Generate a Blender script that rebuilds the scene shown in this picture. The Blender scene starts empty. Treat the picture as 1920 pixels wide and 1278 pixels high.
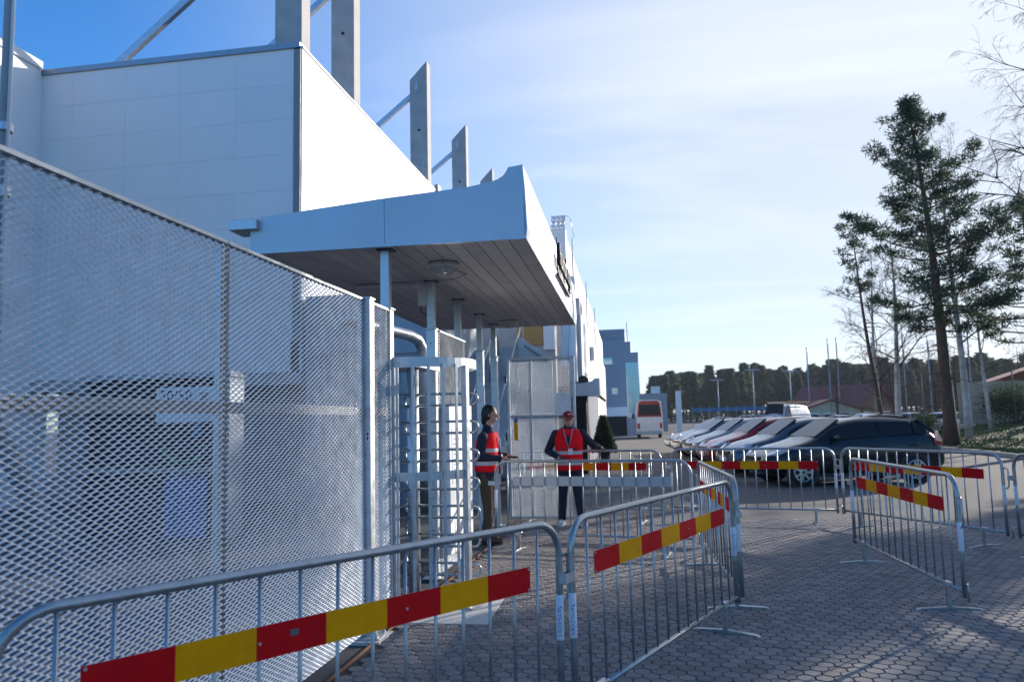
import bpy, bmesh, math, random
from mathutils import Vector, Matrix
random.seed(7)
SC = bpy.context.scene
COL = SC.collection
pi = math.pi
def R(d): return math.radians(d)

# ------------------------------------------------------------------ camera
CAM_H = 1.62
TH, YAW, ROLL = 0.10169, 0.166945, 0.023396
cam = bpy.data.cameras.new('camera'); cam_o = bpy.data.objects.new('camera', cam); COL.objects.link(cam_o)
cam.sensor_width = 36; cam.lens = 1450 / 1920 * 36
cam.clip_start = 0.05; cam.clip_end = 3000
_f = Vector((-math.sin(YAW) * math.cos(TH), math.cos(YAW) * math.cos(TH), math.sin(TH)))
_r = Vector((math.cos(YAW), math.sin(YAW), 0)); _u = _r.cross(_f)
_r2 = _r * math.cos(ROLL) - _u * math.sin(ROLL); _u2 = _r * math.sin(ROLL) + _u * math.cos(ROLL)
_m = Matrix((_r2, _u2, -_f)).transposed().to_4x4(); _m.translation = (0, 0, CAM_H)
cam_o.matrix_world = _m
cam.dof.use_dof = True; cam.dof.focus_distance = 6.6; cam.dof.aperture_fstop = 3.0
SC.camera = cam_o

# ------------------------------------------------------------------ sky and sun
SUN_AZ, SUN_EL = 50.0, 15.5           # azimuth measured from +X towards +Y
W = bpy.data.worlds.new('World'); SC.world = W; W.use_nodes = True
nt = W.node_tree; nt.nodes.clear()
out = nt.nodes.new('ShaderNodeOutputWorld'); bg = nt.nodes.new('ShaderNodeBackground')
sky = nt.nodes.new('ShaderNodeTexSky'); sky.sky_type = 'NISHITA'; sky.sun_disc = False
sky.sun_elevation = R(SUN_EL); sky.sun_rotation = R(90 - SUN_AZ)
sky.altitude = 0; sky.air_density = 1.0; sky.dust_density = 0.6; sky.ozone_density = 5.0
tc = nt.nodes.new('ShaderNodeTexCoord')
sep = nt.nodes.new('ShaderNodeSeparateXYZ'); nt.links.new(tc.outputs['Generated'], sep.inputs[0])
def wmath(op, a, b=None):
    n = nt.nodes.new('ShaderNodeMath'); n.operation = op
    for i, v in enumerate((a, b)):
        if v is None: continue
        if isinstance(v, (int, float)): n.inputs[i].default_value = v
        else: nt.links.new(v, n.inputs[i])
    return n.outputs[0]
den = wmath('ADD', wmath('MAXIMUM', sep.outputs[2], 0.0), 0.12)
comb = nt.nodes.new('ShaderNodeCombineXYZ')                 # project onto a high flat layer: streaks of cirrus
nt.links.new(wmath('DIVIDE', sep.outputs[0], den), comb.inputs[0]); nt.links.new(wmath('DIVIDE', sep.outputs[1], den), comb.inputs[1])
mp = nt.nodes.new('ShaderNodeMapping'); mp.inputs['Rotation'].default_value = (0, 0, R(-24)); mp.inputs['Scale'].default_value = (0.42, 1.5, 1)
mp.inputs['Location'].default_value = (0.3, 1.35, 0)
nt.links.new(comb.outputs[0], mp.inputs[0])
nz = nt.nodes.new('ShaderNodeTexNoise'); nz.inputs['Scale'].default_value = 0.9; nz.inputs['Detail'].default_value = 7; nz.inputs['Roughness'].default_value = 0.55; nz.inputs['Distortion'].default_value = 0.6
nt.links.new(mp.outputs[0], nz.inputs['Vector'])
ramp = nt.nodes.new('ShaderNodeValToRGB'); ramp.color_ramp.elements[0].position = 0.52; ramp.color_ramp.elements[1].position = 0.74
ramp.color_ramp.elements[0].color = (0, 0, 0, 1); ramp.color_ramp.elements[1].color = (0.55, 0.55, 0.55, 1)
nt.links.new(nz.outputs['Fac'], ramp.inputs[0])
mix = nt.nodes.new('ShaderNodeMixRGB'); mix.blend_type = 'MIX'
hsv = nt.nodes.new('ShaderNodeHueSaturation'); hsv.inputs['Saturation'].default_value = 1.12
tint = nt.nodes.new('ShaderNodeMixRGB'); tint.blend_type = 'MULTIPLY'; tint.inputs[0].default_value = 1; tint.inputs[2].default_value = (0.95, 0.99, 1.08, 1)   # cool white balance
nt.links.new(sky.outputs[0], tint.inputs[1]); nt.links.new(tint.outputs[0], hsv.inputs['Color'])
vd = nt.nodes.new('ShaderNodeVectorMath'); vd.operation = 'DOT_PRODUCT'; nt.links.new(tc.outputs['Generated'], vd.inputs[0])     # thin veil scatters light forward, around the sun
vd.inputs[1].default_value = (math.cos(R(SUN_AZ)) * math.cos(R(SUN_EL)), math.sin(R(SUN_AZ)) * math.cos(R(SUN_EL)), math.sin(R(SUN_EL)))
vr = nt.nodes.new('ShaderNodeMapRange'); vr.interpolation_type = 'SMOOTHSTEP'; vr.inputs['From Min'].default_value = 0.25; vr.inputs['From Max'].default_value = 1.0; vr.inputs['To Min'].default_value = 0.0; vr.inputs['To Max'].default_value = 0.95
nt.links.new(vd.outputs['Value'], vr.inputs['Value'])
streak = wmath('MULTIPLY', ramp.outputs[0], wmath('ADD', wmath('MULTIPLY', vr.outputs[0], 0.85), 0.03))
cover = wmath('MULTIPLY', vr.outputs[0], 0.95)
nt.links.new(cover, mix.inputs[0]); nt.links.new(hsv.outputs[0], mix.inputs[1])
mix.inputs[2].default_value = (3.0, 3.2, 3.5, 1)
mix2 = nt.nodes.new('ShaderNodeMixRGB'); nt.links.new(streak, mix2.inputs[0]); nt.links.new(mix.outputs[0], mix2.inputs[1]); mix2.inputs[2].default_value = (4.6, 4.7, 4.9, 1)
nt.links.new(mix2.outputs[0], bg.inputs[0]); nt.links.new(bg.outputs[0], out.inputs[0])
bg.inputs[1].default_value = 0.14
sl = bpy.data.lights.new('sun', 'SUN'); sl.energy = 3.9; sl.angle = R(0.53); sl.color = (1, 0.90, 0.79)
so = bpy.data.objects.new('sun', sl); COL.objects.link(so)
_sd = Vector((math.cos(R(SUN_AZ)) * math.cos(R(SUN_EL)), math.sin(R(SUN_AZ)) * math.cos(R(SUN_EL)), math.sin(R(SUN_EL))))
so.rotation_euler = _sd.to_track_quat('Z', 'Y').to_euler()
SC.view_settings.view_transform = 'Standard'; SC.view_settings.look = 'None'; SC.view_settings.gamma = 1
SC.view_settings.exposure = 0.90; SC.view_settings.use_curve_mapping = False

# ------------------------------------------------------------------ materials
M = {}
def mat(name, col, rough=0.6, metal=0.0, var=0.08, scale=8.0, bump=0.0, bscale=60.0, spec=0.5, coat=0.0, island=0.0, trans=0.0, coord='Object', detail=4.0, dirt=0.0, dirtcol=(0.08, 0.07, 0.06), dscale=None, leaf=0.0):
    m = bpy.data.materials.new(name); m.use_nodes = True; t = m.node_tree; N = t.nodes; L = t.links
    b = N['Principled BSDF']
    b.inputs['Roughness'].default_value = rough; b.inputs['Metallic'].default_value = metal
    b.inputs['Specular IOR Level'].default_value = spec
    if coat: b.inputs['Coat Weight'].default_value = coat; b.inputs['Coat Roughness'].default_value = 0.05
    if trans: b.inputs['Transmission Weight'].default_value = trans
    c4 = (*col, 1)
    tcn = N.new('ShaderNodeTexCoord')
    if coord == 'World': coord = 'Position'; tcn = N.new('ShaderNodeNewGeometry')
    no = N.new('ShaderNodeTexNoise'); no.inputs['Scale'].default_value = scale; no.inputs['Detail'].default_value = detail
    L.new(tcn.outputs[coord], no.inputs['Vector'])
    hs = N.new('ShaderNodeHueSaturation'); hs.inputs['Color'].default_value = c4
    mr = N.new('ShaderNodeMapRange'); mr.inputs['From Min'].default_value = 0.3; mr.inputs['From Max'].default_value = 0.7
    mr.inputs['To Min'].default_value = 1 - var; mr.inputs['To Max'].default_value = 1 + var
    L.new(no.outputs['Fac'], mr.inputs['Value'])
    val = mr.outputs[0]
    if island:
        g = N.new('ShaderNodeNewGeometry'); mr2 = N.new('ShaderNodeMapRange')
        mr2.inputs['To Min'].default_value = 1 - island; mr2.inputs['To Max'].default_value = 1 + island
        oi = N.new('ShaderNodeObjectInfo'); ad = N.new('ShaderNodeMath'); ad.operation = 'ADD'
        L.new(g.outputs['Random Per Island'], ad.inputs[0]); L.new(oi.outputs['Random'], ad.inputs[1])
        fr = N.new('ShaderNodeMath'); fr.operation = 'FRACT'; L.new(ad.outputs[0], fr.inputs[0])
        L.new(fr.outputs[0], mr2.inputs['Value'])
        mu = N.new('ShaderNodeMath'); mu.operation = 'MULTIPLY'; L.new(val, mu.inputs[0]); L.new(mr2.outputs[0], mu.inputs[1]); val = mu.outputs[0]
    L.new(val, hs.inputs['Value'])
    colout = hs.outputs[0]
    if dirt:
        n2 = N.new('ShaderNodeTexNoise'); n2.inputs['Scale'].default_value = dscale or scale * 0.35; n2.inputs['Detail'].default_value = 8; n2.inputs['Roughness'].default_value = 0.7
        L.new(tcn.outputs[coord], n2.inputs['Vector'])
        r2 = N.new('ShaderNodeMapRange'); r2.inputs['From Min'].default_value = 0.52; r2.inputs['From Max'].default_value = 0.75; r2.inputs['To Max'].default_value = dirt
        L.new(n2.outputs['Fac'], r2.inputs['Value'])
        mx = N.new('ShaderNodeMixRGB'); L.new(r2.outputs[0], mx.inputs[0]); L.new(colout, mx.inputs[1]); mx.inputs[2].default_value = (*dirtcol, 1); colout = mx.outputs[0]
    L.new(colout, b.inputs['Base Color'])
    if rough > 0.1:
        mr3 = N.new('ShaderNodeMapRange'); mr3.inputs['From Min'].default_value = 0.3; mr3.inputs['From Max'].default_value = 0.7
        mr3.inputs['To Min'].default_value = max(0.02, rough - 0.08); mr3.inputs['To Max'].default_value = min(1, rough + 0.08)
        L.new(no.outputs['Fac'], mr3.inputs['Value']); L.new(mr3.outputs[0], b.inputs['Roughness'])
    if bump:
        n3 = N.new('ShaderNodeTexNoise'); n3.inputs['Scale'].default_value = bscale; n3.inputs['Detail'].default_value = 3
        L.new(tcn.outputs[coord], n3.inputs['Vector'])
        bu = N.new('ShaderNodeBump'); bu.inputs['Strength'].default_value = bump; bu.inputs['Distance'].default_value = 0.01
        L.new(n3.outputs['Fac'], bu.inputs['Height']); L.new(bu.outputs[0], b.inputs['Normal'])
    if leaf:                                             # light passing through needles and leaves
        tr_ = N.new('ShaderNodeBsdfTranslucent'); ms = N.new('ShaderNodeMixShader'); ms.inputs[0].default_value = leaf
        L.new(colout, tr_.inputs['Color']); L.new(b.outputs[0], ms.inputs[1]); L.new(tr_.outputs[0], ms.inputs[2]); L.new(ms.outputs[0], N['Material Output'].inputs['Surface'])
    M[name] = m
    return m
mat('galv', (0.50, 0.53, 0.56), 0.42, 0.75, 0.14, 14, 0.08, 40)
mat('galv_tube', (0.36, 0.385, 0.40), 0.36, 0.8, 0.16, 18, 0.10, 30, dirt=0.25, dirtcol=(0.22, 0.22, 0.22))
mat('mesh_metal', (0.60, 0.63, 0.66), 0.34, 0.82, 0.10, 10)
mat('alu_paint', (0.46, 0.49, 0.53), 0.36, 0.42, 0.05, 2.5, 0.035, 2.2, dirt=0.12, dirtcol=(0.25, 0.25, 0.25))
mat('white_panel', (0.88, 0.86, 0.84), 0.55, 0, 0.03, 1.2, island=0.010, dirt=0.10, dirtcol=(0.45, 0.45, 0.44), dscale=0.6)
mat('white_paint', (0.78, 0.78, 0.78), 0.5, 0, 0.04, 3, dirt=0.1, dirtcol=(0.4, 0.4, 0.4))
mat('joint_dark', (0.12, 0.12, 0.13), 0.8)
mat('coping', (0.30, 0.34, 0.38), 0.4, 0.5, 0.05)
mat('corner_trim', (0.26, 0.27, 0.28), 0.6, 0.1, 0.1)
mat('concrete', (0.43, 0.42, 0.41), 0.85, 0, 0.14, 2.5, 0.25, 25, dirt=0.35, dirtcol=(0.2, 0.19, 0.18))
mat('concrete_pale', (0.52, 0.51, 0.48), 0.85, 0, 0.10, 3, 0.2, 25, dirt=0.3, dirtcol=(0.3, 0.29, 0.27))
mat('soffit_board', (0.50, 0.46, 0.44), 0.7, 0, 0.10, 5, 0.15, 40, island=0.10)
mat('groove', (0.02, 0.02, 0.02), 0.9)
mat('asphalt', (0.062, 0.062, 0.066), 0.9, 0, 0.18, 0.6, 0.5, 90, coord='Object', detail=9, dirt=0.25, dirtcol=(0.11, 0.105, 0.10))
mat('asphalt_old', (0.10, 0.098, 0.096), 0.9, 0, 0.2, 0.4, 0.5, 90, detail=9, dirt=0.3, dirtcol=(0.15, 0.145, 0.14))
mat('paver', (0.188, 0.174, 0.168), 0.82, 0, 0.18, 24, 0.4, 140, island=0.22, dirt=0.45, dirtcol=(0.085, 0.08, 0.078), coord='World', dscale=1.3)
mat('bedding', (0.045, 0.042, 0.04), 0.95, 0, 0.2, 20)
mat('kerb', (0.30, 0.295, 0.285), 0.85, 0, 0.12, 6, 0.2, 40)
mat('grass', (0.085, 0.105, 0.035), 0.9, 0, 0.35, 1.5, 0.3, 40, detail=8, dirt=0.5, dirtcol=(0.14, 0.12, 0.06))
mat('rust', (0.16, 0.07, 0.035), 0.85, 0, 0.3, 30)
mat('reflex_red', (0.58, 0.004, 0.008), 0.6, 0, 0.06, 20, spec=0.12, dirt=0.35, dirtcol=(0.26, 0.02, 0.02))
mat('reflex_yellow', (0.82, 0.34, 0.0), 0.6, 0, 0.06, 20, spec=0.12, dirt=0.35, dirtcol=(0.5, 0.2, 0.01))
mat('board_back', (0.42, 0.44, 0.46), 0.45, 0.4, 0.06)
mat('sticker', (0.72, 0.74, 0.76), 0.35, 0, 0.04)
mat('ink_blue', (0.02, 0.10, 0.42), 0.5); mat('ink_red', (0.5, 0.05, 0.03), 0.5); mat('ink_black', (0.015, 0.015, 0.02), 0.5)
mat('lamp_white', (0.52, 0.50, 0.50), 0.4, 0, 0.03); mat('lamp_glass', (0.36, 0.38, 0.40), 0.25, 0, 0.03)
mat('vest', (1.0, 0.012, 0.02), 0.8, 0, 0.14, 9, 0.8, 14, spec=0.1)
mat('reflect_band', (0.50, 0.50, 0.50), 0.4, 0.3, 0.06)
mat('navy', (0.010, 0.013, 0.030), 0.8, 0, 0.2, 10, 0.4, 30)
mat('jeans', (0.012, 0.018, 0.036), 0.85, 0, 0.25, 12, 0.4, 25)
mat('brown_cloth', (0.085, 0.052, 0.028), 0.85, 0, 0.18, 10, 0.4, 25)
mat('skin', (0.50, 0.27, 0.19), 0.5, 0, 0.06, 20)
mat('hair', (0.010, 0.007, 0.006), 0.55, 0, 0.2, 30); mat('hair_grey', (0.35, 0.33, 0.31), 0.6)
mat('cap_red', (0.30, 0.012, 0.03), 0.7, 0, 0.1)
mat('shoe_white', (0.68, 0.67, 0.64), 0.6, 0, 0.08); mat('shoe_brown', (0.05, 0.022, 0.012), 0.5)
mat('lanyard', (0.18, 0.32, 0.48), 0.6); mat('black_plastic', (0.012, 0.012, 0.014), 0.4)
mat('lips', (0.30, 0.10, 0.09), 0.5); mat('eye', (0.02, 0.02, 0.02), 0.2)
mat('car_black', (0.012, 0.014, 0.016), 0.18, 0.2, 0.02, 3, coat=0.2); mat('car_grey', (0.10, 0.12, 0.14), 0.2, 0.5, 0.02, 3, coat=0.2)
mat('car_red', (0.30, 0.015, 0.018), 0.2, 0.1, 0.02, 3, coat=0.2); mat('car_silver', (0.27, 0.28, 0.29), 0.26, 0.4, 0.02, 3, coat=0.2)
mat('car_white', (0.60, 0.60, 0.60), 0.3, 0, 0.02, 3, coat=0.8); mat('car_blue', (0.03, 0.06, 0.14), 0.2, 0.3, 0.02, 3, coat=0.2)
mat('car_glass', (0.020, 0.024, 0.028), 0.12, 0, 0.0, 3, spec=0.18); mat('tyre', (0.012, 0.012, 0.012), 0.85); mat('rim', (0.45, 0.46, 0.47), 0.3, 0.9)
mat('headlight', (0.65, 0.68, 0.70), 0.08, 0.2, 0, coat=1.0); mat('taillight', (0.40, 0.01, 0.01), 0.15, 0, 0, coat=1.0)
mat('bark', (0.085, 0.050, 0.032), 0.9, 0, 0.3, 5, 0.6, 12); mat('bark_up', (0.14, 0.065, 0.035), 0.9, 0, 0.25, 5, 0.5, 12)
mat('birch_bark', (0.42, 0.40, 0.38), 0.8, 0, 0.3, 3, 0.3, 20, dirt=0.8, dirtcol=(0.03, 0.03, 0.03)); mat('twig', (0.05, 0.032, 0.026), 0.9)
mat('pine_needle', (0.065, 0.095, 0.060), 0.75, 0, 0.3, 1.5, island=0.35, leaf=0.45); mat('spruce_needle', (0.075, 0.095, 0.055), 0.85, 0, 0.35, 0.8, island=0.4, leaf=0.5)
mat('bud_red', (0.13, 0.055, 0.035), 0.9, 0, 0.3, 1.5, island=0.3); mat('shrub_leaf', (0.045, 0.065, 0.022), 0.8, 0, 0.3, 3, island=0.35, leaf=0.4)
mat('office_clad', (0.25, 0.30, 0.36), 0.5, 0.2, 0.05, 0.6); mat('office_glass', (0.22, 0.36, 0.44), 0.06, 0.6, 0.05, 0.4)
mat('roof_red', (0.22, 0.055, 0.045), 0.8, 0, 0.15, 2); mat('wood_brown', (0.20, 0.10, 0.045), 0.8, 0, 0.15, 2); mat('plank_beige', (0.42, 0.36, 0.27), 0.8, 0, 0.12, 3, island=0.1)
mat('ochre', (0.42, 0.25, 0.08), 0.7); mat('cream', (0.55, 0.47, 0.30), 0.8); mat('blue_hoard', (0.03, 0.15, 0.27), 0.6); mat('grey_corr', (0.30, 0.34, 0.38), 0.5, 0.2, 0.04)
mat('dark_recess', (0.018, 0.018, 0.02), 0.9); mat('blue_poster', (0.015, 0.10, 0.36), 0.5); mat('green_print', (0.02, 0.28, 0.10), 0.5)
mat('wc_wall', (0.34, 0.29, 0.26), 0.8, 0, 0.08); mat('pole_grey', (0.36, 0.37, 0.39), 0.55, 0.2)
mat('terracotta', (0.02, 0.02, 0.02), 0.6)

# ------------------------------------------------------------------ mesh helpers
class MB:
    def __init__(s): s.v = []; s.f = []; s.smooth = False
    def quad(s, a, b, c, d):
        i = len(s.v); s.v += [tuple(a), tuple(b), tuple(c), tuple(d)]; s.f.append((i, i + 1, i + 2, i + 3)); return s
    def tri(s, a, b, c):
        i = len(s.v); s.v += [tuple(a), tuple(b), tuple(c)]; s.f.append((i, i + 1, i + 2)); return s
    def box(s, c, sz, rz=0, rot=None):
        m = rot if rot is not None else Matrix.Rotation(rz, 3, 'Z'); i = len(s.v); c = Vector(c)
        for z in (-.5, .5):
            for (x, y) in ((-.5, -.5), (.5, -.5), (.5, .5), (-.5, .5)):
                s.v.append(tuple(c + m @ Vector((x * sz[0], y * sz[1], z * sz[2]))))
        for q in ((3, 2, 1, 0), (4, 5, 6, 7), (0, 1, 5, 4), (1, 2, 6, 5), (2, 3, 7, 6), (3, 0, 4, 7)): s.f.append(tuple(i + k for k in q))
        return s
    def bb(s, x0, x1, y0, y1, z0, z1): return s.box(((x0 + x1) / 2, (y0 + y1) / 2, (z0 + z1) / 2), (x1 - x0, y1 - y0, z1 - z0))
    def beam(s, a, b, w, h, up=(0, 0, 1)):
        a, b = Vector(a), Vector(b); d = b - a; L = d.length; d.normalize(); up = Vector(up)
        if abs(d.dot(up)) > 0.98: up = Vector((1, 0, 0))
        r = d.cross(up).normalized(); u = r.cross(d)
        return s.box((a + b) / 2, (w, L, h), rot=Matrix((r, d, u)).transposed())
    def tube(s, path, r, n=8, closed=False, cap=True, flat=None):
        P = [Vector(p) for p in path]; k = len(P); rr = r if isinstance(r, (list, tuple)) else [r] * k
        i0 = len(s.v); prev = None
        for i, p in enumerate(P):
            if closed: t = (P[(i + 1) % k] - P[i - 1])
            else: t = P[min(i + 1, k - 1)] - P[max(i - 1, 0)]
            if t.length < 1e-9: t = Vector((0, 0, 1))
            t.normalize()
            if prev is None:
                a = Vector((0, 0, 1)) if abs(t.z) < 0.9 else Vector((1, 0, 0)); u = t.cross(a).normalized()
            else:
                u = prev - t * prev.dot(t)
                u = u.normalized() if u.length > 1e-6 else t.cross(Vector((1, 0.3, 0))).normalized()
            prev = u; w = t.cross(u)
            for j in range(n):
                a = 2 * pi * j / n; s.v.append(tuple(p + (u * math.cos(a) + w * math.sin(a)) * rr[i]))
        for i in range(k if closed else k - 1):
            for j in range(n):
                A = i0 + i * n; B = i0 + ((i + 1) % k) * n; s.f.append((A + j, A + (j + 1) % n, B + (j + 1) % n, B + j))
        if cap and not closed:
            s.f.append(tuple(i0 + j for j in reversed(range(n)))); s.f.append(tuple(i0 + (k - 1) * n + j for j in range(n)))
        return s
    def prism(s, poly, d, flip=False):
        i = len(s.v); n = len(poly); d = Vector(d)
        for p in poly: s.v.append(tuple(p))
        for p in poly: s.v.append(tuple(Vector(p) + d))
        s.f.append(tuple(range(i, i + n))); s.f.append(tuple(reversed(range(i + n, i + 2 * n))))
        for k in range(n): s.f.append((i + k, i + n + k, i + n + (k + 1) % n, i + (k + 1) % n))
        return s
    def lathe(s, prof, c=(0, 0, 0), n=20, axis='Z'):
        i0 = len(s.v); c = Vector(c)
        for (r, z) in prof:
            for j in range(n):
                a = 2 * pi * j / n; q = Vector((r * math.cos(a), r * math.sin(a), z))
                if axis == 'Y': q = Vector((q.x, q.z, q.y))
                if axis == 'X': q = Vector((q.z, q.x, q.y))
                s.v.append(tuple(c + q))
        for i in range(len(prof) - 1):
            for j in range(n): s.f.append((i0 + i * n + j, i0 + i * n + (j + 1) % n, i0 + (i + 1) * n + (j + 1) % n, i0 + (i + 1) * n + j))
        s.f.append(tuple(i0 + j for j in reversed(range(n)))); s.f.append(tuple(i0 + (len(prof) - 1) * n + j for j in range(n)))
        return s
    def loft(s, rings, cap=True):
        i0 = len(s.v); n = len(rings[0])
        for rg in rings: s.v += [tuple(p) for p in rg]
        for i in range(len(rings) - 1):
            for j in range(n): s.f.append((i0 + i * n + j, i0 + i * n + (j + 1) % n, i0 + (i + 1) * n + (j + 1) % n, i0 + (i + 1) * n + j))
        if cap: s.f.append(tuple(i0 + j for j in reversed(range(n)))); s.f.append(tuple(i0 + (len(rings) - 1) * n + j for j in range(n)))
        return s
    def ball(s, c, r, n=10, m=7):
        r = r if isinstance(r, (list, tuple)) else (r, r, r); c = Vector(c)
        rings = []
        for i in range(1, m):
            a = pi * i / m; rings.append([c + Vector((r[0] * math.sin(a) * math.cos(2 * pi * j / n), r[1] * math.sin(a) * math.sin(2 * pi * j / n), -r[2] * math.cos(a))) for j in range(n)])
        return s.loft(rings)
    def mesh(s, name, smooth=False, fix=True):
        me = bpy.data.meshes.new(name); me.from_pydata(s.v, [], s.f)
        if fix:
            b = bmesh.new(); b.from_mesh(me); bmesh.ops.recalc_face_normals(b, faces=b.faces); b.to_mesh(me); b.free()
        if smooth: me.shade_smooth()
        return me
    def build(s, name, m, parent=None, smooth=False, bevel=0, fix=True, autosmooth=None):
        me = s.mesh(name, smooth, fix); return link(name, me, m, parent, bevel)
def link(name, me, m, parent=None, bevel=0):
    o = bpy.data.objects.new(name, me); COL.objects.link(o)
    if m is not None:
        me.materials.clear(); me.materials.append(M[m] if isinstance(m, str) else m)
    if parent is not None: o.parent = parent
    if bevel:
        b = o.modifiers.new('bevel', 'BEVEL'); b.width = bevel; b.segments = 2; b.limit_method = 'ANGLE'; b.angle_limit = R(35)
    return o
def share(name, me, parent=None, loc=(0, 0, 0), rz=0, sc=1):
    o = bpy.data.objects.new(name, me); COL.objects.link(o); o.location = loc; o.rotation_euler = (0, 0, rz)
    o.scale = sc if isinstance(sc, (tuple, list)) else (sc, sc, sc)
    if parent is not None: o.parent = parent
    return o
def tag(o, label=None, cat=None, group=None, kind=None):
    if label: o['label'] = label
    if cat: o['category'] = cat
    if group: o['group'] = group
    if kind: o['kind'] = kind
    return o
def thing(name, label, cat, loc=(0, 0, 0), rz=0, group=None):
    o = bpy.data.objects.new(name, None); COL.objects.link(o); o.location = loc; o.rotation_euler = (0, 0, rz); o.empty_display_size = 0.2
    return tag(o, label, cat, group)
def struct(name, mb, m, parent=None, **k): return tag(mb.build(name, m, parent, **k), kind='structure')
def text_mesh(txt, size, extrude=0.0):
    c = bpy.data.curves.new('t', 'FONT'); c.body = txt; c.size = size; c.extrude = extrude; c.align_x = 'CENTER'; c.align_y = 'CENTER'; c.resolution_u = 2
    o = bpy.data.objects.new('t', c); COL.objects.link(o); dg = bpy.context.evaluated_depsgraph_get(); dg.update()
    me = bpy.data.meshes.new_from_object(o.evaluated_get(dg)); bpy.data.objects.remove(o); return me
def remesh(mb, voxel, smooth_it=2):
    me = mb.mesh('tmp'); o = bpy.data.objects.new('tmp', me); COL.objects.link(o)
    r = o.modifiers.new('r', 'REMESH'); r.mode = 'VOXEL'; r.voxel_size = voxel
    if smooth_it: q = o.modifiers.new('s', 'SMOOTH'); q.iterations = smooth_it; q.factor = 0.5
    dg = bpy.context.evaluated_depsgraph_get(); dg.update()
    res = bpy.data.meshes.new_from_object(o.evaluated_get(dg)); bpy.data.objects.remove(o); res.shade_smooth(); return res

# ================================================================== GROUND
def bank(x, y):
    t = max(0.0, min(1.0, (x - 12.2 - max(0, (y - 40) * 0.30)) / 9.0)); return 0.9 * t * t * (3 - 2 * t)
g = MB()
g.quad((-600, -600, -0.012), (900, -600, -0.012), (900, 1200, -0.012), (-600, 1200, -0.012))
struct('ground', g, 'asphalt')
g = MB(); g.quad((-2.06, 12.75, -0.008), (11.95, 12.75, -0.008), (11.95, 75, -0.008), (-2.06, 75, -0.008))
struct('car_park_asphalt', g, 'asphalt_old')
# grass bank on the right with a kerb
g = MB(); NX, NY = 26, 40
def gx(i, y): return 12.1 + max(0, (y - 40) * 0.30) + (i / (NX - 1)) ** 1.6 * 60
for j in range(NY):
    y = 4 + j * 2.4
    for i in range(NX):
        x = gx(i, y); g.v.append((x, y, bank(x, y) + 0.10 + (0.05 * math.sin(x * 1.7 + y * 0.6) if i > 1 else 0)))
for j in range(NY - 1):
    for i in range(NX - 1): g.f.append((j * NX + i, j * NX + i + 1, (j + 1) * NX + i + 1, (j + 1) * NX + i))
bank_o = struct('grass_bank', g, 'grass', smooth=True)
kb = MB(); kb.bb(-0.075, 0.075, -0.495, 0.495, -0.1, 0.125); kme = kb.mesh('kerb_stone'); kme.materials.append(M['kerb'])
kerb = tag(bpy.data.objects.new('kerb', None), kind='structure'); COL.objects.link(kerb)
for j in range(60):
    y = 8 + j; share('kerb_stone', kme, kerb, (12.02 + max(0, (y - 40) * 0.30), y, 0), 0 if y < 40 else -0.29)
# turf blades
rg = random.Random(3); gb = MB()
for _ in range(26000):
    y = rg.uniform(22, 60); x = 12.2 + max(0, (y - 40) * 0.30) + rg.random() ** 1.7 * 16; z = bank(x, y) + 0.09 + 0.05 * math.sin(x * 1.7 + y * 0.6); a = rg.uniform(0, pi); h = rg.uniform(.05, .13); w = .035
    gb.tri((x - w * math.cos(a), y - w * math.sin(a), z), (x + w * math.cos(a), y + w * math.sin(a), z), (x + rg.uniform(-.05, .05), y + rg.uniform(-.05, .05), z + h))
tag(gb.build('grass', 'grass', fix=False), 'short spring grass on the bank right of the car park', 'grass', kind='stuff')
# paving of hexagonal stones
PX0, PX1, PY0, PY1 = -2.04, 7.5, 2.6, 12.72
pv = MB(); pv.quad((PX0, PY0, -0.006), (PX1, PY0, -0.006), (PX1, PY1, -0.006), (PX0, PY1, -0.006))
paving = struct('paving', pv, 'bedding')
AF = 0.11; RAD = AF / math.sqrt(3); PR = -0.035     # across flats, slight turn of the courses
def hexmb(mb, cx, cy, cz, rot, tilt=(0, 0)):
    i = len(mb.v)
    for (rr, z) in ((RAD - 0.0032, -0.03), (RAD - 0.0032, 0.0), (RAD - 0.0092, 0.0055)):
        for k in range(6):
            a = rot + pi / 6 + k * pi / 3; x, y = rr * math.cos(a), rr * math.sin(a); mb.v.append((cx + x, cy + y, cz + z + x * tilt[0] + y * tilt[1]))
    for l in range(2):
        for k in range(6): mb.f.append((i + l * 6 + k, i + l * 6 + (k + 1) % 6, i + (l + 1) * 6 + (k + 1) % 6, i + (l + 1) * 6 + k))
    mb.f.append(tuple(i + 12 + k for k in range(6)))
hm = []
for q in range(4):
    b = MB(); hexmb(b, 0, 0, 0, 0, (random.uniform(-.012, .012), random.uniform(-.012, .012))); me = b.mesh('paver'); me.materials.append(M['paver']); hm.append(me)
cells = []
cr, sr = math.cos(PR), math.sin(PR)
for j in range(-10, 140):
    for i in range(-20, 110):
        u = (i + (j % 2) * 0.5) * AF; v = j * AF * 0.8660254; x = PX0 + cr * u - sr * v; y = PY0 + sr * u + cr * v
        if PX0 + 0.05 < x < PX1 and PY0 < y < PY1 - 0.05: cells.append((x, y))
def in_view(x, y):
    dx, dy = x, y; f = -math.sin(YAW) * dx + math.cos(YAW) * dy; r = math.cos(YAW) * dx + math.sin(YAW) * dy
    return f > 4.6 and abs(r / f) < 0.66 and (x > -1.2)
near = sorted([c for c in cells if in_view(*c)], key=lambda c: c[0] ** 2 + c[1] ** 2)[:300]
ns = set(near); rest = MB(); rp = random.Random(5)
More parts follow.
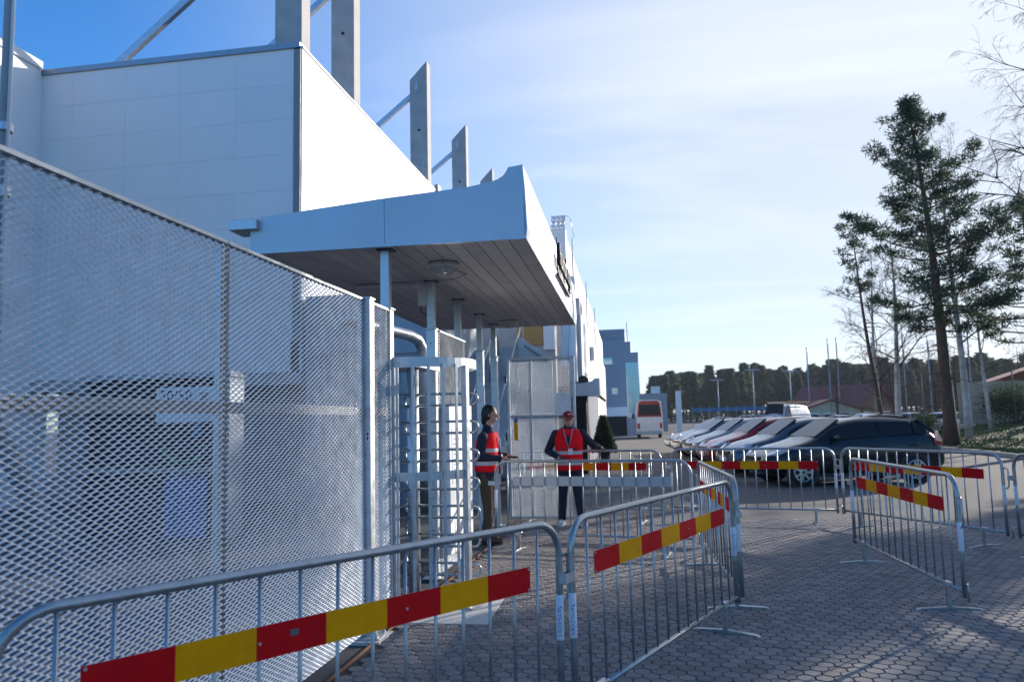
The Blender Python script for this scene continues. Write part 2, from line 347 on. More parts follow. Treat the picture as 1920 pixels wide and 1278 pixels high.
for (x, y) in cells:
    dz = rp.uniform(-.0022, .0022)
    if (x, y) in ns: share('paver', rp.choice(hm), paving, (x, y, dz), PR)
    else: hexmb(rest, x, y, dz, PR, (rp.uniform(-.012, .012), rp.uniform(-.012, .012)))
ro = rest.build('paver_field', 'paver', paving, fix=False); ro['kind'] = 'stuff'
eb = MB(); eb.bb(PX0 - 0.012, PX0 - 0.002, PY0, PY1, -0.03, 0.012); eb.build('edging_strip', 'rust', paving)
sb = MB(); sb.prism([(-2.0, 6.22, -.002), (-1.30, 6.22, -.002), (-1.34, 7.45, -.002), (-2.0, 7.45, -.002)], (0, 0, 0.012)); sb.build('concrete_slab', 'concrete_pale', paving)

# ================================================================== MESH FENCE
def expanded(mb, s0, s1, z0, z1, P, lwd=0.0625, swd=0.031, w=0.0096, th=0.0018, tilt=42, sgn=1):
    """expanded metal in local (s along, n outward, z up); P maps (s,n,z)->xyz"""
    half = swd / 2; nj = int((z1 - z0) / half); ni = int((s1 - s0) / (lwd / 2))
    ct, st = math.cos(R(tilt)), math.sin(R(tilt))
    ax = (-st * sgn * w / 2, ct * w / 2); nx = (ct * sgn * th / 2, st * th / 2)
    for j in range(nj):
        zc = z0 + (j + 0.5) * half; prev = None
        for i in range(ni + 1):
            up = 1 if (i + j) % 2 == 0 else -1; s = s0 + i * lwd / 2
            for ds in (-0.16, 0.16):
                ss = s + ds * lwd / 2
                if ss < s0 or ss > s1: continue
                zz = zc + up * half * 0.5; k = len(mb.v); bo = -0.96 * up        # the two strands of a knuckle lie edge to edge
                for (e, f_) in ((1, 1), (1, -1), (-1, -1), (-1, 1)):
                    mb.v.append(P(ss, (e + bo) * ax[0] + f_ * nx[0], zz + (e + bo) * ax[1] + f_ * nx[1]))
                if prev is not None:
                    for q in range(4): mb.f.append((prev + q, prev + (q + 1) % 4, k + (q + 1) % 4, k + q))
                prev = k
    return mb
FX = -2.145; FH = 2.60
fence_group = 'expanded metal fence panels along the arena'
def fence_panel(y0, y1, label, z0=0.05, midrail=1.72, ext=0.0):
    t = thing('mesh_fence', label, 'fence', (FX, y0, 0))
    L = y1 - y0; Pm = lambda s, n, z: (n, s, z)
    o = expanded(MB(), 0.004, L - 0.004, z0, FH - 0.02, Pm).build('expanded_mesh', 'mesh_metal', t, fix=True); o['kind'] = 'stuff'
    MB().bb(-.035, .006, 0, L, FH - 0.018, FH).build('top_rail', 'galv', t)
    MB().bb(-.045, -.012, 0.03, L - .03, midrail - .03, midrail + .03).build('middle_rail', 'galv', t)
    MB().bb(-.045, -.012, 0.03, L - .03, z0, z0 + .05).build('bottom_rail', 'galv', t)
    for yy in (0.018, L - 0.018): MB().bb(-.045, -.012, yy - .016, yy + .016, z0, FH - .02).build('stile', 'galv', t)
    return t
fence_panel(1.55, 3.72, 'tall expanded metal fence panel at the left picture edge, nearest one')
fence_panel(3.73, 5.745, 'tall expanded metal fence panel ending at the capped square post')
fence_panel(5.855, 6.345, 'narrow expanded metal fence panel between capped post and turnstile')
fp = fence_panel(8.04, 9.24, 'sunlit expanded metal fence panel right behind the turnstile')
# leaning strut behind the nearest panel
b = MB(); b.tube([(-2.5, 2.0, 2.6), (-2.5, 3.75, 0.0)], 0.038, 12); tag(b.build('fence_brace', 'coping', smooth=True), 'leaning round steel strut behind the left fence panel', 'brace')
def square_post(x, y, label, h=FH, w=0.10, plate=True, bolts=True):
    t = thing('fence_post', label, 'post', (x, y, 0))
    MB().bb(-w / 2, w / 2, -w / 2, w / 2, 0.02, h).build('shaft', 'galv', t, bevel=0.006)
    MB().bb(-w / 2 - .008, w / 2 + .008, -w / 2 - .008, w / 2 + .008, h, h + .008).build('cap', 'galv', t)
    if plate:
        MB().bb(-.13, .13, -.11, .11, 0.012, 0.024).build('base_plate', 'galv', t)
        MB().bb(-.17, .15, -.16, .16, -.02, 0.012).build('footing', 'concrete_pale', t)
        for (bx, by) in ((.1, -.085), (.1, .085), (-.1, -.085), (-.1, .085)):
            MB().tube([(bx, by, .02), (bx, by, .06)], .009, 6).build('bolt', 'galv', t)
            MB().tube([(bx, by, .024), (bx, by, .038)], .016, 6).build('nut', 'galv', t)
    if bolts:
        for z in (0.4, 1.0, 1.7, 2.3): MB().tube([(-w / 2 + .015, -w / 2 - .006, z), (-w / 2 + .015, -w / 2 + .004, z)], .011, 6).build('bolt', 'black_plastic', t)
    return t
p1 = square_post(FX + .0, 5.80, 'square galvanised fence post with flat cap standing in front of the canopy')
MB().bb(.012, .044, -.0522, -.0502, 1.48, 1.56).build('label_plate', 'sticker', p1)
MB().bb(.018, .036, -.0532, -.0522, 1.53, 1.55).build('label_print', 'ink_black', p1)
MB().bb(.02, .032, -.0532, -.0522, 1.49, 1.52).build('label_print', 'ink_black', p1)

# ================================================================== CANOPY
CY0, CY1 = 6.23, 12.45
can = thing('entrance_canopy', 'flat entrance canopy with blue-grey fascia over the turnstile', 'canopy', (-2.18, 6.34, 0), R(1.15))
def cl(x, y, z): return (x + 2.18, y - 6.34, z)
prof = [(-3.36, 3.165), (-0.925, 3.165), (-0.925, 3.30), (-0.935, 3.753), (-1.056, 3.739), (-1.075, 3.70), (-1.105, 3.665), (-1.15, 3.64), (-1.22, 3.622), (-1.385, 3.595), (-1.65, 3.575), (-2.14, 3.543), (-3.36, 3.436)]
b = MB(); b.prism([cl(x, CY0 + 0.012, z) for x, z in prof], (0, CY1 - CY0 - 0.024, 0)); b.build('roof_slab', 'alu_paint', can)
# near fascia in three sheets
def sheet(x0, x1, nm):
    def top(x):
        pts = sorted([(p[0], p[1]) for p in prof[3:]]); x = max(pts[0][0], min(pts[-1][0], x))
        for (a, za), (c, zc) in zip(pts, pts[1:]):
            if a <= x <= c: return za + (zc - za) * (x - a) / max(1e-6, c - a)
        return pts[-1][1]
    xs = [x0] + sorted([p[0] for p in prof[3:] if x0 < p[0] < x1]) + [x1]
    poly = [cl(x, CY0, 3.15) for x in (x0, x1)] + [cl(x, CY0, top(x)) for x in reversed(xs)]
    b = MB(); b.prism(poly, (0, 0.010, 0)); return b.build('fascia_sheet', 'alu_paint', can)
sheet(-3.362, -2.142, ''); sheet(-2.138, -0.930, '')
b = MB(); b.bb(-3.362 + 2.18, -0.915 + 2.18, CY0 - 0.006 - 6.34, CY0 + .03 - 6.34, 3.118, 3.150); b.build('drip_edge', 'alu_paint', can)
# sun-side fascia sheets, curved inward at the foot
ys = [CY0 + .002, 7.75, 9.30, 10.85, CY1]
for a, c in zip(ys, ys[1:]):
    P = [(-0.915, 3.118), (-0.912, 3.16), (-0.905, 3.22), (-0.909, 3.35), (-0.918, 3.55), (-0.932, 3.757), (-0.945, 3.757), (-0.93, 3.55), (-0.92, 3.22), (-0.925, 3.118)]
    b = MB(); b.prism([cl(x, a + .003, z) for x, z in P], (0, c - a - .006, 0)); b.build('side_fascia_sheet', 'alu_paint', can)
npl = 17; pw = (3.34 - 0.93) / npl
b = MB(); b.bb(-3.345 + 2.18, -0.93 + 2.18, CY0 + .02 - 6.34, CY1 - 6.34, 3.150, 3.164); b.build('soffit_groove', 'groove', can)
for i in range(npl):
    x0 = -3.34 + i * pw; b = MB(); b.bb(x0 + 2.18 + .004, x0 + pw + 2.18 - .004, CY0 + .026 - 6.34, CY1 - .01 - 6.34, 3.130, 3.149); b.build('soffit_board', 'soffit_board', can)
# columns: a slim section sitting in a wider fence-height post
for i, (y, w) in enumerate(((6.40, .085), (7.98, .085), (9.30, .085), (10.70, .085), (11.88, .085))):
    yy = y - 6.34; xx = 0.0
    MB().bb(xx - .05, xx + .05, yy - .05, yy + .05, 0.02, FH).build('column', 'galv', can, bevel=0.006)
    MB().bb(xx - .062, xx + .062, yy - .062, yy + .062, FH, FH + .012).build('column_cap', 'galv', can)
    MB().bb(xx - .042, xx + .036, yy - .04, yy + .04, FH + .012, 3.13).build('upper_column', 'galv', can, bevel=0.005)
    MB().bb(xx - .11, xx + .11, yy - .1, yy + .1, 0.012, 0.024).build('base_plate', 'galv', can)
    MB().bb(xx - .07, xx + .075, yy - .062, yy + .062, 3.118, 3.13).build('head_plate', 'joint_dark', can)
    if i: 
        for z in (0.5, 1.2, 1.9, 2.25, 2.45): MB().tube([(xx, yy - .056, z), (xx, yy - .046, z)], .008, 6).build('bolt', 'black_plastic', can)
# rain spout at the back end
b = MB(); b.bb(-3.52, -3.36, 6.16, 6.42, 3.335, 3.425); sp = MB(); sp.bb(-1.36, -1.10, -.17, .10, 3.33, 3.42); sp.build('rain_spout', 'galv', can, bevel=.004)
# letters standing off the sun-side fascia
def letter(y, h, w, kind):
    b = MB(); x = 1.30; z = 3.40
    if kind in 'lbh': b.bb(x, x + .035, y, y + w * .28, z, z + h)
    if kind in 'uonbh': b.bb(x, x + .035, y, y + w * .26, z, z + h * .66); b.bb(x, x + .035, y + w * .7, y + w * .95, z, z + h * .66)
    if kind in 'uob': b.bb(x, x + .035, y + w * .26, y + w * .7, z, z + h * .16)
    if kind in 'onbh': b.bb(x, x + .035, y + w * .26, y + w * .7, z + h * .5, z + h * .66)
    if kind == 'i': b.bb(x, x + .035, y, y + w * .3, z, z + h * .62); b.bb(x, x + .035, y, y + w * .3, z + h * .8, z + h)
    if kind == 'g': b.bb(x, x + .035, y, y + w * .26, z, z + h * .66); b.bb(x, x + .035, y + w * .6, y + w * .9, z - h * .35, z + h * .66); b.bb(x, x + .035, y, y + w * .6, z - h * .35, z - h * .2)
    b.build('letter', 'ink_black', can)
yy = 2.45
for k in 'hunoing': letter(yy, .26, .20, k); yy += .24
MB().bb(1.285, 1.32, 2.42, 4.1, 3.27, 3.30).build('letter_rail', 'ink_black', can)
MB().tube([(1.30, 2.44, 3.27), (1.30, 2.44, 3.72)], .006, 6).build('letter_stay', 'ink_black', can)
MB().tube([(1.30, 4.08, 3.27), (1.30, 4.08, 3.60)], .006, 6).build('letter_stay', 'ink_black', can)

def bulkhead(x, y, label):
    t = thing('ceiling_lamp', label, 'lamp', (x, y, 3.129), 0.2, 'round lamps under the canopy')
    MB().lathe([(.135, 0), (.150, -.01), (.152, -.035), (.142, -.048), (.12, -.05)], n=28).build('lamp_ring', 'lamp_white', t, smooth=False)
    MB().lathe([(.125, -.03), (.122, -.055), (.095, -.085), (.05, -.104), (.012, -.108)], n=28).build('lamp_glass', 'lamp_glass', t, smooth=True)
    MB().tube([(-.135, 0, -.045), (-.1, 0, -.088), (-.05, 0, -.109), (0, 0, -.114), (.05, 0, -.109), (.1, 0, -.088), (.135, 0, -.045)], .008, 8).build('guard_bar', 'lamp_white', t, smooth=True)
    MB().tube([(0, -.135, -.045), (0, -.1, -.088), (0, -.05, -.109), (0, 0, -.114)], .008, 8).build('guard_bar', 'lamp_white', t, smooth=True)
    MB().tube([(0.0, -.158, -.025), (0, -.148, -.025)], .006, 6).build('screw', 'black_plastic', t)
bulkhead(-1.84, 7.09, 'round white bulkhead lamp above the turnstile, nearer of two under the canopy')
bulkhead(-1.98, 11.55, 'round white bulkhead lamp at the far end of the canopy')
t = thing('strip_lamp', 'slim white strip lamp mounted under the canopy boards', 'lamp', (-2.75, 7.96, 3.125))
MB().bb(-.30, .30, -.03, .03, -.045, -.006).build('lamp_body', 'lamp_white', t, bevel=.006); MB().bb(.30, .36, -.02, .02, -.035, -.006).build('end_socket', 'lamp_white', t)
t = thing('junction_box', 'pale junction box fixed to the second canopy column', 'box', (-2.30, 7.98, 2.86))
MB().bb(-.05, .05, -.055, .055, 0, .20).build('box_body', 'lamp_white', t, bevel=.006); MB().bb(.05, .075, -.02, .02, .02, .18).build('bracket', 'black_plastic', t)
MB().tube([(-.03, 0, 0), (-.03, 0, -.06), (.03, 0, -.1), (.07, 0, -.12)], .006, 6).build('cable', 'black_plastic', t, smooth=True)
MB().tube([(.10, 0, .268), (.35, -.05, .262), (.55, -.30, .262), (.44, -.86, .262)], .006, 6).build('conduit', 'lamp_white', t, smooth=True)

# ================================================================== TURNSTILE
TCX, TCY, TR = -2.14, 7.02, 0.60
tn = thing('turnstile', 'full-height steel turnstile with rounded cage under the canopy', 'turnstile', (TCX, TCY, 0))
def arc(r, a0, a1, z, n=16): return [(r * math.cos(R(a0 + (a1 - a0) * i / n)), r * math.sin(R(a0 + (a1 - a0) * i / n)), z) for i in range(n + 1)]
def band(r, a0, a1, z, h, th=.012):
    b = MB(); P = arc(r, a0, a1, 0)
    for (x0, y0, _), (x1, y1, _) in zip(P, P[1:]):
        k0 = (r - th) / r
        b.prism([(x0, y0, z), (x1, y1, z), (x1, y1, z + h), (x0, y0, z + h)], Vector((-(x0 + x1) / 2 / r * th, -(y0 + y1) / 2 / r * th, 0)))
    return b
band(TR, -92, 40, 2.10, .085).build('top_ring', 'galv', tn)
band(TR, -92, -22, 1.12, .075).build('middle_ring', 'galv', tn)
band(TR, -92, -22, 0.10, .06).build('bottom_ring', 'galv', tn)
for i in range(5):
    a = R(-86 + i * 13.0); c = Vector((math.cos(a), math.sin(a), 0)) * (TR + .006)
    m = Matrix.Rotation(a, 3, 'Z'); MB().box((c.x, c.y, 1.12), (.012, .027, 2.02), rot=m).build('cage_bar', 'galv', tn, bevel=.002)
a = R(-22); MB().box((TR * math.cos(a), TR * math.sin(a), 1.07), (.055, .055, 2.10), rz=a).build('guide_post', 'galv', tn, bevel=.006)
MB().box((TR * math.cos(a), TR * math.sin(a), .018), (.20, .20, .012), rz=a).build('base_plate', 'galv', tn)
MB().box((0, -TR, 1.06), (.05, .05, 2.1)).build('guide_post', 'galv', tn, bevel=.005)
MB().tube([(0, 0, .02), (0, 0, 2.12)], .055, 16).build('rotor_shaft', 'galv', tn, smooth=True)
MB().bb(-.42, .10, -.10, .62, 2.13, 2.21).build('head_box', 'galv', tn)
for wa in (-6, 114, 234):
    d = Vector((math.cos(R(wa)), math.sin(R(wa)), 0))
    for k in range(7):
        z0 = .24 + k * .255; g0 = .105; e = .585; hp = []
        hp.append(d * .05 + Vector((0, 0, z0))); hp.append(d * e + Vector((0, 0, z0)))
        for q in range(1, 8): an = -pi / 2 + pi * q / 8; hp.append(d * (e + g0 / 2 * math.cos(an)) + Vector((0, 0, z0 + g0 / 2 + g0 / 2 * math.sin(an))))
        hp.append(d * e + Vector((0, 0, z0 + g0))); hp.append(d * .05 + Vector((0, 0, z0 + g0)))
        MB().tube(hp, .0125, 10).build('rotor_arm', 'galv_tube', tn, smooth=True)
# fixed comb on the fence side
MB().box((-.62, .25, 1.07), (.06, .06, 2.1)).build('comb_post', 'galv', tn, bevel=.005)
for k in range(14):
    z = .17 + k * .1275; MB().tube([(-.60, .23, z), (-.22, .05, z)], .012, 8).build('comb_bar', 'galv_tube', tn, smooth=True)
# control cabinet behind
t = thing('control_cabinet', 'white steel cabinet behind the turnstile on the sunlit fence', 'cabinet', (-2.13, 8.10, 0))
MB().bb(-.02, .06, .02, 1.10, .22, 1.80).build('cabinet_body', 'white_paint', t, bevel=.006)
MB().bb(.06, .066, .10, .50, .95, 1.55).build('notice_sheet', 'sticker', t); MB().bb(.06, .085, .66, .80, 1.20, 1.44).build('card_reader', 'lamp_white', t, bevel=.004)
for i in range(9): MB().bb(.066, .0665, .14, .46 - .05 * (i % 3), 1.48 - i * .055, 1.488 - i * .055).build('printed_line', 'ink_black', t)

# ================================================================== OPEN GATE
gt = thing('open_gate', 'open expanded metal gate leaf beside the man in the red cap', 'gate', (-2.12, 12.02, 0))
GL = 1.07; Pg = lambda s, n, z: (s, -n, z)
o = expanded(MB(), .03, GL - .03, .14, 2.56, Pg, lwd=.062, swd=.031, w=.0092, tilt=42, sgn=1).build('expanded_mesh', 'mesh_metal', gt); o['kind'] = 'stuff'
for x in (.02, GL - .02): MB().bb(x - .02, x + .02, .004, .044, .10, 2.60).build('stile', 'galv', gt, bevel=.003)
for z in (.12, 1.69, 2.58): MB().bb(.04, GL - .04, .006, .042, z - .02, z + .02).build('rail', 'galv', gt, bevel=.003)
MB().bb(GL * .36, GL * .36 + .012, .006, .03, .14, 2.56).build('stiffener', 'galv', gt)
MB().bb(.78, 1.0, -.02, -.012, 1.70, 2.02).build('lock_plate', 'galv', gt)
for z in (.5, 1.3, 2.2): MB().tube([(-.03, .02, z), (-.03, .02, z + .12)], .014, 8).build('hinge', 'black_plastic', gt)
MB().bb(.10, .155, -.014, -.012, 1.30, 1.58).build('notice_strip', 'reflex_yellow', gt); MB().bb(.10, .155, -.014, -.012, 1.585, 1.64).build('notice_strip', 'ink_blue', gt)
MB().tube([(.55, -.02, .02), (.55, -.02, .3)], .008, 6).build('drop_bolt', 'galv', gt)

# ================================================================== CROWD BARRIERS
word = text_mesh('Ramudden', 0.036)
def barrier(A, B, label, face=-1, stickers=True, words=False, board=True):
    A = Vector((*A, 0)); B = Vector((*B, 0)); d = B - A; L = d.length; rz = math.atan2(d.y, d.x)
    t = thing('crowd_barrier', label, 'barrier', tuple(A), rz, 'crowd control barriers')
    _w = random.Random(int(A.x * 100)); t.rotation_euler = (_w.uniform(-.012, .012), 0, rz)
    rt = .0185; H = 1.10; rc = .16
    fr = [(0, 0, .16), (0, 0, .5), (0, 0, H - rc)]
    for i in range(1, 8): a = pi - (pi / 2) * i / 8; fr.append((rc + rc * math.cos(a), 0, H - rc + rc * math.sin(a)))
    fr.append((rc, 0, H)); fr += [(rc + (L - 2 * rc) * k / 6, 0, H) for k in range(1, 6)]; fr.append((L - rc, 0, H))
    for i in range(1, 8): a = pi / 2 - (pi / 2) * i / 8; fr.append((L - rc + rc * math.cos(a), 0, H - rc + rc * math.sin(a)))
    fr += [(L, 0, H - rc), (L, 0, .5), (L, 0, .16)]
    MB().tube(fr, rt, 12).build('frame_tube', 'galv_tube', t, smooth=True)
    MB().tube([(0, 0, .205), (L, 0, .205)], .0155, 10).build('bottom_rail', 'galv_tube', t, smooth=True)
    nb = 14
    for i in range(nb):
        x = L * (i + 1) / (nb + 1); top = H if rc < x < L - rc else H - .012
        bw = _w.uniform(-.004, .004); MB().tube([(x, 0, .20), (x + bw, bw * .6, .6), (x, 0, top)], .0078, 8).build('bar', 'galv_tube', t, smooth=True)
    for x in (.30, L - .30):
        MB().bb(x - .045, x + .045, -.020, .020, .183, .228).build('leg_bracket', 'galv', t, bevel=.004)
        lg = MB().bb(x - .018, x + .018, -.016, .016, .02, .19).build('leg', 'galv_tube', t, bevel=.003)
        b = MB(); b.prism([(x - .02, -.26, .004), (x - .02, -.22, .014), (x - .02, 0, .028), (x - .02, .22, .014), (x - .02, .26, .004), (x - .02, .26, 0), (x - .02, -.26, 0)], (.04, 0, 0)); b.build('foot', 'galv_tube', t, bevel=.002)
    if board:
        x0, x1 = .23, L - .23; y = face * (.0095); y2 = face * .0125; n = 7
        bd = MB().bb(x0, x1, min(y, y2), max(y, y2), .795, .912).build('board', 'board_back', t)
        for k in range(n):
            a = x0 + (x1 - x0) * k / n; c = x0 + (x1 - x0) * (k + 1) / n; s = MB(); ya, yb = y2, y2 + face * .0012; s.bb(a, c, min(ya, yb), max(ya, yb), .795, .912)
            s.build('warning_field', 'reflex_red' if k % 2 == 0 else 'reflex_yellow', bd)
        for (x, z) in ((x0 + .012, .805), (x0 + .012, .902), (x1 - .012, .805), (x1 - .012, .902), (x0 + .58, .853), (x1 - .75, .853)):
            MB().tube([(x, y2, z), (x, y2 + face * .004, z)], .006, 8).build('rivet', 'galv', bd)
        if words and A.x < -1: MB().bb(x0 + .70, x0 + .735, y2 - .0022, y2 - .0013, .855, .878).build('scuff', 'joint_dark', bd)
    # coupling hooks on the far end, eye on the near end
    MB().tube([(L, 0, .93), (L + .05, 0, .935), (L + .068, 0, .92), (L + .068, 0, .74), (L + .05, 0, .71), (L + .03, 0, .70)], .008, 8).build('hook', 'galv_tube', t, smooth=True)
    MB().tube([(L, 0, .27), (L + .05, 0, .275), (L + .066, 0, .26), (L + .066, 0, .14)], .008, 8).build('hook', 'galv_tube', t, smooth=True)
    e = MB(); e.bb(-.085, 0, -.020, -.014, .80, .85); e.bb(-.085, 0, .014, .020, .80, .85); e.bb(-.091, -.085, -.020, .020, .80, .85); e.build('coupling_eye', 'galv', t)
    if stickers:
        for x in (0, L):
            s = MB(); s.lathe([(rt + .0006, .52), (rt + .0012, .521), (rt + .0012, .739), (rt + .0006, .74)], c=(x, 0, 0), n=20)
            st = s.build('sticker', 'sticker', t, smooth=True)
            if words:
                loc = t.matrix_basis.inverted() @ Vector((0, 0, CAM_H)); az = math.atan2(loc.y - 0, loc.x - x) + .05
                wm = word.copy(); wm.materials.clear()
                for v in wm.vertices:                                   # wrap the lettering round the tube, reading downwards
                    along, across = v.co.x, v.co.y; an = az + across / (rt + .0016)
                    v.co = Vector((x + (rt + .0016) * math.cos(an), (rt + .0016) * math.sin(an), .615 - along))
                link('lettering', wm, 'ink_blue', st)
                for zz, mm in ((.718, 'ink_red'), (.704, 'ink_blue')):
                    q = MB(); p = []
                    for (du, dv) in ((-.010, -.005), (.010, -.005), (0, .008)):
                        an = az + du / (rt + .0016); p.append((x + (rt + .0018) * math.cos(an), (rt + .0018) * math.sin(an), zz + dv))
                    q.tri(*p); q.build('emblem', mm, st, fix=False)
    return t
barrier((-1.853, 1.984), (-.466, 4.00), 'nearest crowd barrier running along the left fence with red and yellow board', -1, words=True)
barrier((-.396, 4.036), (.655, 6.43), 'barrier hooked to the nearest one, striped board sloping up to the right', -1, words=True)
barrier((.72, 6.62), (.585, 9.15), 'barrier seen almost end-on, joining the corner in the middle of the plaza', 1)
barrier((-1.91, 9.80), (.50, 9.375), 'barrier in front of the man in the cap, showing the grey back of its board', 1)
barrier((-2.15, 12.72), (.22, 12.27), 'barrier behind the man in the cap that his hand rests on', -1)
barrier((.375, 12.60), (2.72, 12.10), 'far barrier in front of the red car and black hatchback bonnet', -1)
barrier((2.80, 12.05), (4.06, 9.90), 'barrier slanting towards the right edge in front of the black hatchback', -1)
barrier((4.14, 9.78), (4.78, 7.40), 'barrier cut off by the right picture edge', -1)
barrier((2.265, 9.36), (2.405, 6.70), 'free-standing barrier at right with its striped board falling to the right', -1)
barrier((4.84, 7.2), (5.06, 4.75), 'barrier just outside the right picture edge casting striped shadows', -1)

# ================================================================== STADIUM
WX, WY = -6.9, 14.84                        # corner of the clad stand
Z0, Z1 = 2.70, 9.62
st = thing('arena_stand', 'white panelled arena stand with shaded gable behind the fence', 'building', (WX, WY, 0))
def S(x0, x1, y0, y1, z0, z1): return MB().bb(x0 - WX, x1 - WX, y0 - WY, y1 - WY, z0, z1)
S(-13.3, WX - .04, WY + .041, WY + .5, Z0, Z1 - .02).build('gable_backing', 'coping', st)
S(WX - .5, WX - .04, WY + .5, 25.5, Z0, Z1 - .02).build('front_backing', 'coping', st)
rows = 9; ph = (Z1 - Z0) / rows
pan = {}
def panel(x0, x1, y0, y1, z0, z1):
    g_ = .0018; S(x0 + (g_ if x1 - x0 > .1 else 0), x1 - (g_ if x1 - x0 > .1 else 0), y0 + (g_ if y1 - y0 > .1 else 0), y1 - (g_ if y1 - y0 > .1 else 0), z0 + g_, z1 - g_).build('wall_panel', 'white_panel', st)
for r in range(rows):
    z0 = Z0 + r * ph
    xs = [-7.08, -8.40, -9.72, -11.04, -12.36, -13.15]
    for a, c in zip(xs, xs[1:]): panel(c, a, WY, WY + .04, z0, z0 + ph)
    ysn = [WY + .02, 16.95, 18.85, 20.75, 22.65, 24.6, 25.5]
    for a, c in zip(ysn, ysn[1:]): panel(WX - .04, WX, a, c, z0, z0 + ph)
S(-7.07, -6.92, WY - .03, WY + .03, Z0 + .65, Z1 - .03).build('corner_trim', 'corner_trim', st)
S(-13.15, -6.93, WY - .05, WY + .55, Z1, Z1 + .12).build('coping', 'coping', st)
S(WX - .5, WX + .03, WY + .0, 25.5, Z1, Z1 + .045).build('parapet_cap', 'white_paint', st)
S(-13.3, WX, WY, 26, Z0 - .25, Z0 - .01).build('soffit', 'concrete', st)
S(-7.10, -6.95, WY - .02, WY + .3, Z0, Z0 + .62).build('drain_recess', 'dark_recess', st)
# wing to the left, its face turned to the sun
S(-13.55, -13.15, 7.0, WY + .5, 0, Z1 + .12).build('wing_wall', 'white_panel', st)
S(-13.6, -13.10, 7.0, WY - .06, Z1 + .12, Z1 + .30).build('wing_coping', 'white_paint', st)
# second bay beyond the third pillar
S(WX - .45, WX + .02, 26.1, 37.5, Z0, Z1 - .1).build('second_bay', 'white_panel', st)
S(WX - .02, WX + .10, 25.55, 26.0, Z0, Z1 + .25).build('bay_joint', 'corner_trim', st)
# ground-floor back wall, WC sign
S(-13.2, WX, WY + .9, WY + 1.1, 0, Z0 - .26).build('back_wall', 'wc_wall', st)
wm = text_mesh('WC', .50, .006); wo = link('wc_lettering', wm, 'ink_black', st); wo.location = (-8.36 - WX, .885, 2.26); wo.rotation_euler = (pi / 2, 0, 0)
S(-11.2, -9.4, WY + .86, WY + .9, .1, 2.35).build('wall_opening', 'dark_recess', st)
S(-9.75, -9.45, WY + .2, WY + .5, 0, Z0 - .26).build('ground_column', 'concrete', st)
# annex with the drain pipe, right of the gable
t = thing('grey_annex', 'low grey annex with corrugated wall seen below the canopy', 'building', (-6.8, 14.9, 0))
MB().bb(0, 2.55, 0, 5, 0, 3.0).build('wall', 'grey_corr', t); MB().bb(-.0, 2.6, -.05, 5, 3.0, 4.25).build('upper_wall', 'grey_corr', t)
for i in range(16): MB().bb(.08 + i * .155, .15 + i * .155, -.02, 0, .05, 2.95).build('corrugation', 'grey_corr', t)
t = thing('drain_pipe', 'fat galvanised drain pipe bending down beneath the canopy roof', 'pipe', (-4.6, 12.3, 0))
MB().tube([(-.12, -.6, 3.285), (0, -.2, 3.27), (.42, 1.25, 3.20), (.50, 1.50, 3.14), (.54, 1.62, 3.0), (.55, 1.66, 2.8), (.55, 1.66, 0)], .10, 16).build('pipe', 'galv', t, smooth=True)
for z in (.6, 1.9): MB().lathe([(.112, 0), (.112, .05)], c=(.55, 1.66, z), n=18).build('pipe_clip', 'galv', t)
# concrete fins with raking stays on the roof line
for i, (y, dark) in enumerate(((14.95, 1), (18.02, 1), (24.86, 1), (30.8, 1), (36.6, 1), (42.6, 1))):
    lab = ['first of the tall concrete roof fins, at the gable corner, cut by the top edge', 'second concrete roof fin, cut by the top picture edge', 'third concrete roof fin with slanted top left of the canopy peak', 'fourth concrete roof fin, shorter looking, above the canopy', 'small far concrete roof fin just above the canopy roof', 'last concrete roof fin, hidden low behind the canopy'][i]
    t = thing('roof_fin', lab, 'pillar', (WX - .06, y, 0), 0, 'concrete roof fins')
    wd = .62; th = .44
    b = MB(); b.prism([(0, 0, 3), (0, 0, 14.06), (-wd, 0, 13.42), (-wd, 0, 3)], (0, th, 0)); b.build('fin', 'concrete', t, bevel=.015)
    MB().tube([(-.30, -.004, 11.6), (-.30, .02, 11.6)], .045, 12).build('bolt_hole', 'dark_recess', t)
    MB().bb(-.42, -.34, -.006, .01, 13.05, 13.3).build('fixing_plate', 'galv', t)
    b = MB(); b.beam((-.60, th / 2, 12.95), (-6.2, th / 2, 8.6), .12, .16); b.build('raking_stay', 'galv', t)
# stairs and walls past the canopy
t = thing('concrete_stair', 'grey concrete stair flight behind the turnstile and open gate', 'stairs', (-4.3, 14.2, 0))
for i in range(19): MB().bb(0, 1.42, .28 * i, .28 * (i + 1) + .03, .0 if i < 2 else .18 * (i - 1), .18 * (i + 1) - .004).build('step', 'concrete', t)
for x in (.02, .72, 1.36):
    MB().tube([(x, .1, 1.05), (x, 5.2, 4.3)], .021, 8).build('handrail', 'galv_tube', t, smooth=True)
    for k in range(5): MB().tube([(x, .15 + k * 1.2, .15 + k * .77), (x, .15 + k * 1.2, 1.1 + k * .77)], .017, 8).build('rail_post', 'galv_tube', t, smooth=True)
t = thing('stair_parapet', 'pale concrete parapet with sloping top and dark handrail behind the gate', 'wall', (-2.9, 18.0, 0))
b = MB(); b.prism([(0, 0, 0), (.80, 0, 0), (.80, 0, 3.02), (.08, 0, 3.56), (0, 0, 3.56)], (0, .22, 0)); b.build('wall_slab', 'concrete_pale', t, bevel=.01)
b = MB(); b.beam((.16, -.04, 3.36), (.68, -.04, 2.98), .03, .02); b.build('handrail', 'black_plastic', t)
MB().bb(-.36, 0, -.02, .20, 0, 3.35).build('newel', 'concrete', t, bevel=.01)
t = thing('slanted_strut', 'slanted pale steel strut left of the grey pillar', 'strut', (-2.12, 20.3, 0))
